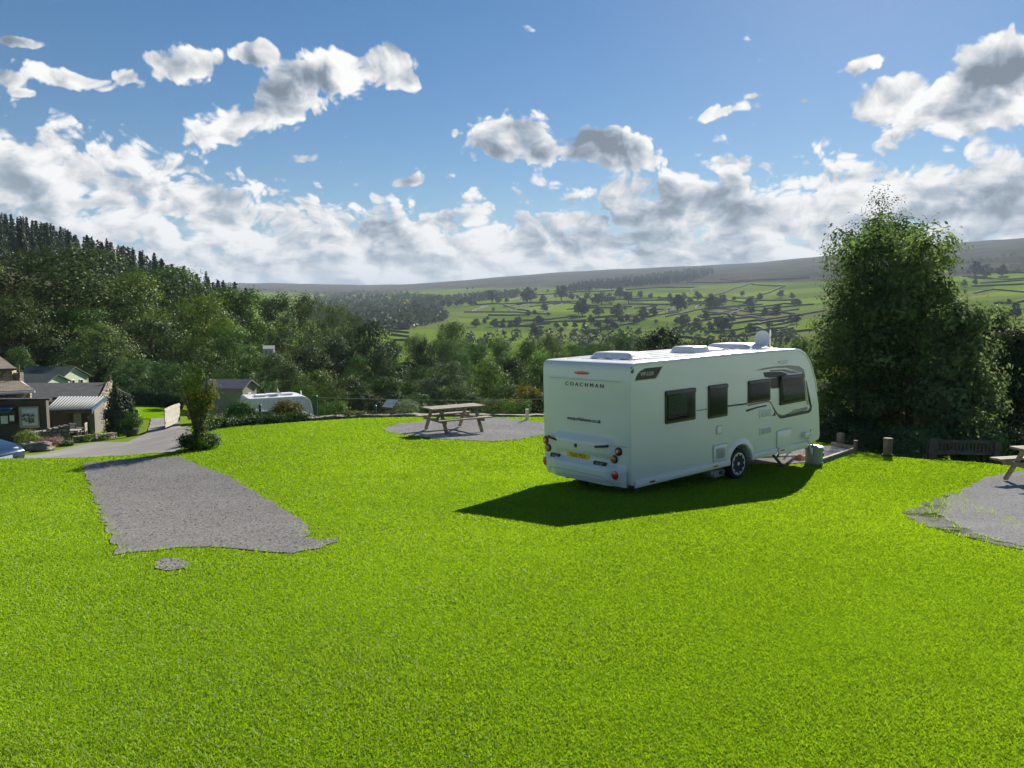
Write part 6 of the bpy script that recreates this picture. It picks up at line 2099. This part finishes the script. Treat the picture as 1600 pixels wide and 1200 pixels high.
# porch with a corrugated lean-to roof
Po = thing("porch_shed", "shed porch with pale corrugated roof and blue bargeboard, before the slate barn", "shed")
A0, A1, A2, A3 = Vector((*XY(67.5, 45.0), ZZ(641.5, 45))), Vector((*XY(139, 45.9), ZZ(640, 45.9))), Vector((*XY(164.5, 50.0), ZZ(619.5, 50))), Vector((*XY(92, 49.4), ZZ(619.5, 49.4)))
nC = 150
vs, fs = [], []
up = (A1 - A0).cross(A3 - A0).normalized()
if up.z < 0: up = -up
for i in range(nC + 1):
    t = i / nC
    o = up * (.035 * math.cos(2 * math.pi * 15 * t))
    vs += [A0.lerp(A1, t) + o, A3.lerp(A2, t) + o, A0.lerp(A1, t) + o - up * .02, A3.lerp(A2, t) + o - up * .02]
for i in range(nC):
    b = i * 4
    fs += [(b, b + 4, b + 5, b + 1), (b + 3, b + 7, b + 6, b + 2), (b + 2, b + 6, b + 4, b), (b + 1, b + 5, b + 7, b + 3)]
fs += [(0, 1, 3, 2), (nC * 4, nC * 4 + 2, nC * 4 + 3, nC * 4 + 1)]
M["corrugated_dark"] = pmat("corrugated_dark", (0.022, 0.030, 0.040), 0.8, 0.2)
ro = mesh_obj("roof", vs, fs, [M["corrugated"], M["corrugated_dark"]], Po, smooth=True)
for i in range(nC):      # the valleys of the sheeting take the darker material
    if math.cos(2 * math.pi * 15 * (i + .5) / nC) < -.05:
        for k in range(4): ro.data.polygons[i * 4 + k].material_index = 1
MB().bar(A1 + Vector((.06, 0, -.12)), A2 + Vector((.06, 0, -.12)), .05, .30).build("bargeboard", M["blue_paint"], Po)
MB().bar(A0 + Vector((0, 0, -.12)), A1 + Vector((0, 0, -.12)), .06, .14).build("fascia", M["wood_dark"], Po)
wall_quad(Po, "back_wall", XY(70, 48.6), XY(158, 49.4), G0 - .3, ZZ(626, 49), .3, "render_beige")
wall_quad(Po, "wall", XY(80, 45.9), XY(106, 46.2), G0 - .3, ZZ(642, 46), .2, "render_beige")
wall_quad(Po, "pier", XY(112, 46.3), XY(124, 46.4), G0 - .3, ZZ(641, 46.3), .5, "cream_frame")
wall_quad(Po, "pier", XY(145, 46.3), XY(161, 48.8), G0 - .3, ZZ(640, 46.8), .3, "render_beige", ZZ(627, 49))
dr = wall_quad(Po, "door", XY(127, 48.3), XY(141, 48.4), G0 - .1, ZZ(652, 48.3), .08, "wood_grey")
wall_quad(dr, "notice", XY(136.5, 48.2), XY(141, 48.24), ZZ(664, 48.2), ZZ(653, 48.2), .03, "paper")
MB().tube([(*XY(72, 45.2), G0 - .2), (*XY(72, 45.2), A0.z - .1)], .06, 8).build("post", M["wood_dark"], Po)
MB().tube([(*XY(78, 45.3), G0 - .2), (*XY(78, 45.3), A0.z - .1)], .06, 8).build("post", M["wood_dark"], Po)
ww = wall_quad(Po, "window", XY(163, 49.2), XY(170, 50.2), ZZ(655, 49.6), ZZ(637, 49.6), .08, "white_paint")
wall_quad(ww, "pane", XY(164, 49.14), XY(166, 49.4), ZZ(653, 49.6), ZZ(639, 49.6), .03, "car_glass"); wall_quad(ww, "pane", XY(167, 49.54), XY(169, 49.84), ZZ(653, 49.6), ZZ(639, 49.6), .03, "car_glass")

# garden walls, rocks, flower beds
rubble_wall("garden_wall", "rough drystone garden wall below the shop window", [XY(18, 40.6), XY(40, 41.0), XY(70, 41.6), XY(102, 42.4)], (.72, 1.02), .4, ground=lambda x, y: -7.45, jit=.05)
rubble_wall("rock_edging", "low mossy stone edging along the road in front of the porch", [XY(110, 39.5), XY(140, 40.2), XY(175, 41.6)], .34, .4, ground=lambda x, y: gz(x, y), cope=False, jit=.06)
def boulder(label, px, Y, w, h, seed):
    r = random.Random(seed)
    u, q = ray(px, 650); x = u * Y
    bm = bmesh.new(); bmesh.ops.create_icosphere(bm, subdivisions=3, radius=1)
    for v in bm.verts:
        c = v.co
        k = 1 + .22 * math.sin(c.x * 3.1 + seed) * math.cos(c.y * 2.7 - seed) + .10 * math.sin(c.z * 7 + seed * 2) + r.uniform(-.03, .03)
        v.co = Vector((c.x * w / 2 * k, c.y * w * .35 * k, c.z * h * .62 * k + h * .3))
    me = bpy.data.meshes.new("boulder"); bm.to_mesh(me); bm.free(); me.materials.append(M["stone_rock"])
    o = bpy.data.objects.new("boulder", me); COL.objects.link(o); o.location = (x, Y, gz(x, Y)); o.rotation_euler[2] = r.uniform(-.4, .4)
    return tag(o, label, "boulder", "boulders by the car")


boulder("long dark boulder right in front of the blue car's bonnet", 62, 33, 1.1, .42, 1)
boulder("smaller dark boulder behind the blue car, left of the long one", 42, 34, .8, .45, 2)
FB = "plants of the flower bed by the road"
bush("shrub", "yellow-green bush in front of the drystone garden wall", 44, 700, 36.5, 1.05, .6, "lime_leaf", 81, 110, 24, .065, .15, gz, FB, top=670)
bush("heather_bed", "pink flowering heather right of the yellow-green bush", 80, 706, 36.0, 1.15, .5, "flower", 82, 120, 26, .05, .12, gz, FB, top=684)
bush("shrub", "dark low plant at the right end of the pink heather", 103, 708, 36.2, .65, .4, "leaf_mid", 83, 70, 24, .06, .12, gz, FB, top=690)
bush("shrub", "mossy green growth on the road's stone edging", 150, 700, 40.0, 1.4, .4, "lime_leaf", 84, 50, 22, .06, .12, gz, FB)
line_hedge("clipped_hedge", "clipped dark hedge beyond the gate and the back lawn", [XY(196, 60.5), XY(238, 61), XY(285, 62)], 1.15, .9, "hedge_leaf", 420, lambda x, y: gz(x, y), 9, .10, .2, clipped=True)
def cone_lobes(w, h):
    return [(0, 0, h * .2, w * .46, w * .46, h * .22), (0, 0, h * .42, w * .42, w * .42, h * .24), (0, 0, h * .65, w * .30, w * .30, h * .22), (0, 0, h * .86, w * .14, w * .14, h * .14)]


bush("columnar_conifer", "taller dark columnar conifer at the end of the porch", 183, 690, 43.6, 1.35, 3.05, "needle", 91, 260, 28, .10, .22, gz, "columnar conifers by the porch", "conifer", shape=cone_lobes)
bush("columnar_conifer", "slightly lower columnar conifer on the gate side", 200, 692, 44.2, 1.1, 2.55, "needle", 92, 220, 28, .10, .2, gz, "columnar conifers by the porch", "conifer", shape=cone_lobes)
bp = bush("potted_shrub", "green shrub in a dark tub below the columnar conifers", 206, 692, 41.5, 1.15, 1.05, "hedge_leaf", 93, 130, 26, .065, .17, gz, None, "potted shrub")
for o in kids(bp):
    o.location.z += .30
MB().lathe([(.26, 0), (.36, .36), (.39, .37), (.39, .42), (.33, .42)], 20).build("tub", M["pot"], bp, smooth=True, angle=40)

# garden chairs and table
def garden_chair(label, px, Y, rz):
    u, q = ray(px, 690); x = u * Y
    t = thing("garden_chair", label, "chair", (x, Y, gz(x, Y)), rz, "garden chairs by the porch")
    b = MB()
    for k in range(5): b.box((0, -.2 + k * .1, .44), (.50, .085, .025))
    b.build("seat", M["wood_pale"], t)
    b = MB()
    for k in range(6): b.box((-.2 + k * .08, .27, .68), (.05, .025, .40))
    b.box((0, .27, .90), (.52, .04, .07)).build("backrest", M["wood_pale"], t)
    for sx in (-1, 1):
        MB().box((sx * .25, -.24, .31), (.05, .05, .62)).build("leg", M["wood_dark"], t); MB().box((sx * .25, .26, .45), (.05, .05, .90)).build("leg", M["wood_dark"], t)
        MB().box((sx * .25, 0, .63), (.07, .56, .03)).build("armrest", M["wood_pale"], t)
    return t


garden_chair("pale wooden garden chair nearest the drystone garden wall", 108, 43.0, R_(-20))
garden_chair("pale wooden garden chair right of the small patio table", 127, 43.4, R_(-75))
u, q = ray(117, 690); x = u * 42.6
t = thing("patio_table", "small slatted patio table between the two garden chairs", "table", (x, 42.6, gz(x, 42.6)), R_(10))
b = MB()
for k in range(6): b.box((0, -.25 + k * .1, .60), (.6, .085, .03))
b.build("tabletop", M["wood_pale"], t)
for sx in (-1, 1):
    for sy in (-1, 1): MB().box((sx * .24, sy * .22, .30), (.05, .05, .60)).build("leg", M["wood_dark"], t)

# white boarded gate across the lane
g0, g1 = XY(255, 43.2), XY(279, 47.5)
G = thing("boarded_gate", "pale boarded gate standing open beside the lane, behind the climber-covered stump", "gate")
gb = MB()
n = 13
z0 = gz(*g0)
for k in range(n):
    t0 = (k + .5) / n; x, y = g0[0] + (g1[0] - g0[0]) * t0, g0[1] + (g1[1] - g0[1]) * t0
    z = ZZ(669, g0[1]) + (ZZ(657, g1[1]) - ZZ(669, g0[1])) * t0
    gb.box((x, y, z + .55), (math.hypot(g1[0] - g0[0], g1[1] - g0[1]) / n - .025, .035, 1.04 + .08 * math.sin(math.pi * t0)), math.atan2(g1[1] - g0[1], g1[0] - g0[0]))
gb.build("board_panel", M["wood_pale"], G)
gr_ = MB()
for dz in (.3, .95):
    gr_.bar((g0[0], g0[1] + .06, ZZ(669, g0[1]) + dz), (g1[0], g1[1] + .06, ZZ(657, g1[1]) + dz), .05, .10)
gr_.build("rail", M["wood_pale"], G)
u, q = ray(214, 660)
post("dark timber gatepost beside the columnar conifers", 213.5, 662, 1.3, .09, mat="wood_dark", name="gatepost", sq=True, ground=gz, Y=46.0)
u, q = ray(297, 640)
post("pale stone gatepost seen behind the climber-covered stump", 297, 640, 1.5, .14, mat="stone_pale", name="gatepost", sq=True, ground=lambda x, y: ZZ(655, 44), Y=44.0)

# ------------------------------------------------------------------ parked cars
def car(label, loc, rz, mat, group, L=4.15, W=1.76, H=1.47):
    t = thing("parked_car", label, "car", loc, rz, group)
    s = L / 4.15; h = H / 1.47
    # side outline, nose towards +x
    low = [(2.02, .30), (2.07, .45), (2.05, .62), (1.93, .74), (1.55, .86), (.98, .97), (.82, 1.00), (-1.45, 1.02), (-1.95, .98), (-2.06, .80), (-2.07, .45), (-2.0, .28)]
    arches = []
    for cx in (-1.28, 1.30):
        arches.append([(cx + .36 * math.cos(R_(a)), .28 + .36 * math.sin(R_(a))) for a in range(0, 181, 20)])
    under = [(-2.0, .24)] + arches[0][::-1] + arches[1][::-1] + [(1.98, .24)]
    prof = low + under
    n = len(prof); vs = []
    for (yy, kx) in ((-W / 2 + .05, .97), (-W / 2, 1.0), (-W / 4, 1.01), (0, 1.02), (W / 4, 1.01), (W / 2, 1.0), (W / 2 - .05, .97)):
        for x, z in prof:
            vs.append((x * s * (kx if x > 0 else 1), yy * (1 - .12 * max(0, (abs(x) - 1.5)) ** 1.2), z * h))
    fs = [tuple(range(n))[::-1], tuple(6 * n + i for i in range(n))]
    for r in range(6):
        fs += [(r * n + i, r * n + (i + 1) % n, (r + 1) * n + (i + 1) % n, (r + 1) * n + i) for i in range(n)]
    MB().add(vs, fs).build("body", M[mat], t, .03, True, 2, 40)
    cab = [(.86, .99), (.10, 1.40), (-.25, H / h - .02), (-.9, H / h), (-1.45, 1.38), (-1.95, 1.0)]
    vs = []; m = len(cab)
    for yy in (-1, 1):
        for x, z in cab:
            tap = W / 2 - .04 - .20 * (z - .98) / .5
            vs.append((x * s, yy * tap, z * h))
    MB().add(vs, [tuple(range(m)), tuple(range(m, 2 * m))[::-1]] + [(i, m + i, m + (i + 1) % m, (i + 1) % m) for i in range(m)]).build("cabin", M["car_glass"], t, .03, True, 2, 40)
    rf = [(.02, 1.43), (-.25, H / h + .005), (-.9, H / h + .02), (-1.42, 1.41)]
    vs = []
    for yy in (-1, 1):
        for x, z in rf: vs.append((x * s, yy * (W / 2 - .22), z * h))
    MB().add([*vs, *[(a, b, c + .03) for a, b, c in vs]], [(0, 1, 2, 3), (7, 6, 5, 4), (8, 9, 10, 11), (15, 14, 13, 12), (8, 12, 13, 9), (9, 13, 14, 10), (10, 14, 15, 11), (0, 1, 9, 8), (1, 2, 10, 9), (2, 3, 11, 10), (8, 12, 4, 0), (11, 3, 7, 15)] + [(8 + i, 9 + i, 13 + i, 12 + i) for i in range(3)]).build("roof", M[mat], t)
    for cx in (-1.28, 1.30):
        for sy in (-1, 1):
            wheel(t, cx * s, sy * (W / 2 - .10), .31, .31, .215, flip=sy > 0)
    for sy in (-1, 1):
        MB().lathe([(.001, -.05), (.13, -.03), (.15, .0), (.10, .05), (.001, .06)], 16, Matrix.Translation((1.84 * s, sy * (W / 2 - .28), .70 * h)) @ Matrix.Rotation(R_(-20), 4, "Y") @ Matrix.Diagonal((.9, 1.2, .9, 1))).build("headlight", M["lamp_white"], t, smooth=True)
        MB().box((-2.03 * s, sy * (W / 2 - .22), .80 * h), (.08, .28, .18)).build("tail_light", M["lamp_red"], t, .03)
        MB().box((.55 * s, sy * (W / 2 + .08), 1.02 * h), (.12, .20, .13)).build("wing_mirror", M[mat], t, .03)
    MB().box((2.07 * s, 0, .42 * h), (.05, 1.0, .16)).build("grille", M["black_trim"], t, .02)
    MB().box((2.10 * s, 0, .50 * h), (.03, .52, .11)).build("number_plate", M["paper"], t)
    return t


p = at(-76, 737, 27.2)
car("blue car nosing into view at the left edge, parked on the road", (p.x, 27.6, p.z + .02), R_(-14), "car_blue", "parked cars")
p = at(420, 650, 36.5)
car("dark purple car tucked between the distant caravan and the bronze shrub", (p.x + .2, 36.0, ZZ(641, 36) - 1.47), R_(30), "car_dark", "parked cars")
p = at(503, 654, 35.5)
car("silver car of which only roof and windscreen show above the terrace wall", (p.x - .6, 36.0, ZZ(648, 36) - 1.42), R_(24), "car_silver", "parked cars")
# ------------------------------------------------------------------ the air between
HAZE = 0.00011
zb = float(V_min) - 1.0
hb = MB().box((0, 5400, (zb + ztop_) / 2), (2 * 21500, 12800, ztop_ - zb)).build("haze", None)
m, nt, out = new_mat("haze")
pv = nt.nodes.new("ShaderNodeVolumePrincipled")
pv.inputs["Color"].default_value = (0.62, 0.74, 0.90, 1)
pv.inputs["Density"].default_value = HAZE
pv.inputs["Anisotropy"].default_value = 0.0
nt.links.new(pv.outputs[0], out.inputs["Volume"])
hb.data.materials.append(m)
tag(hb, "thin blue summer haze filling the valley", None, None, "stuff")
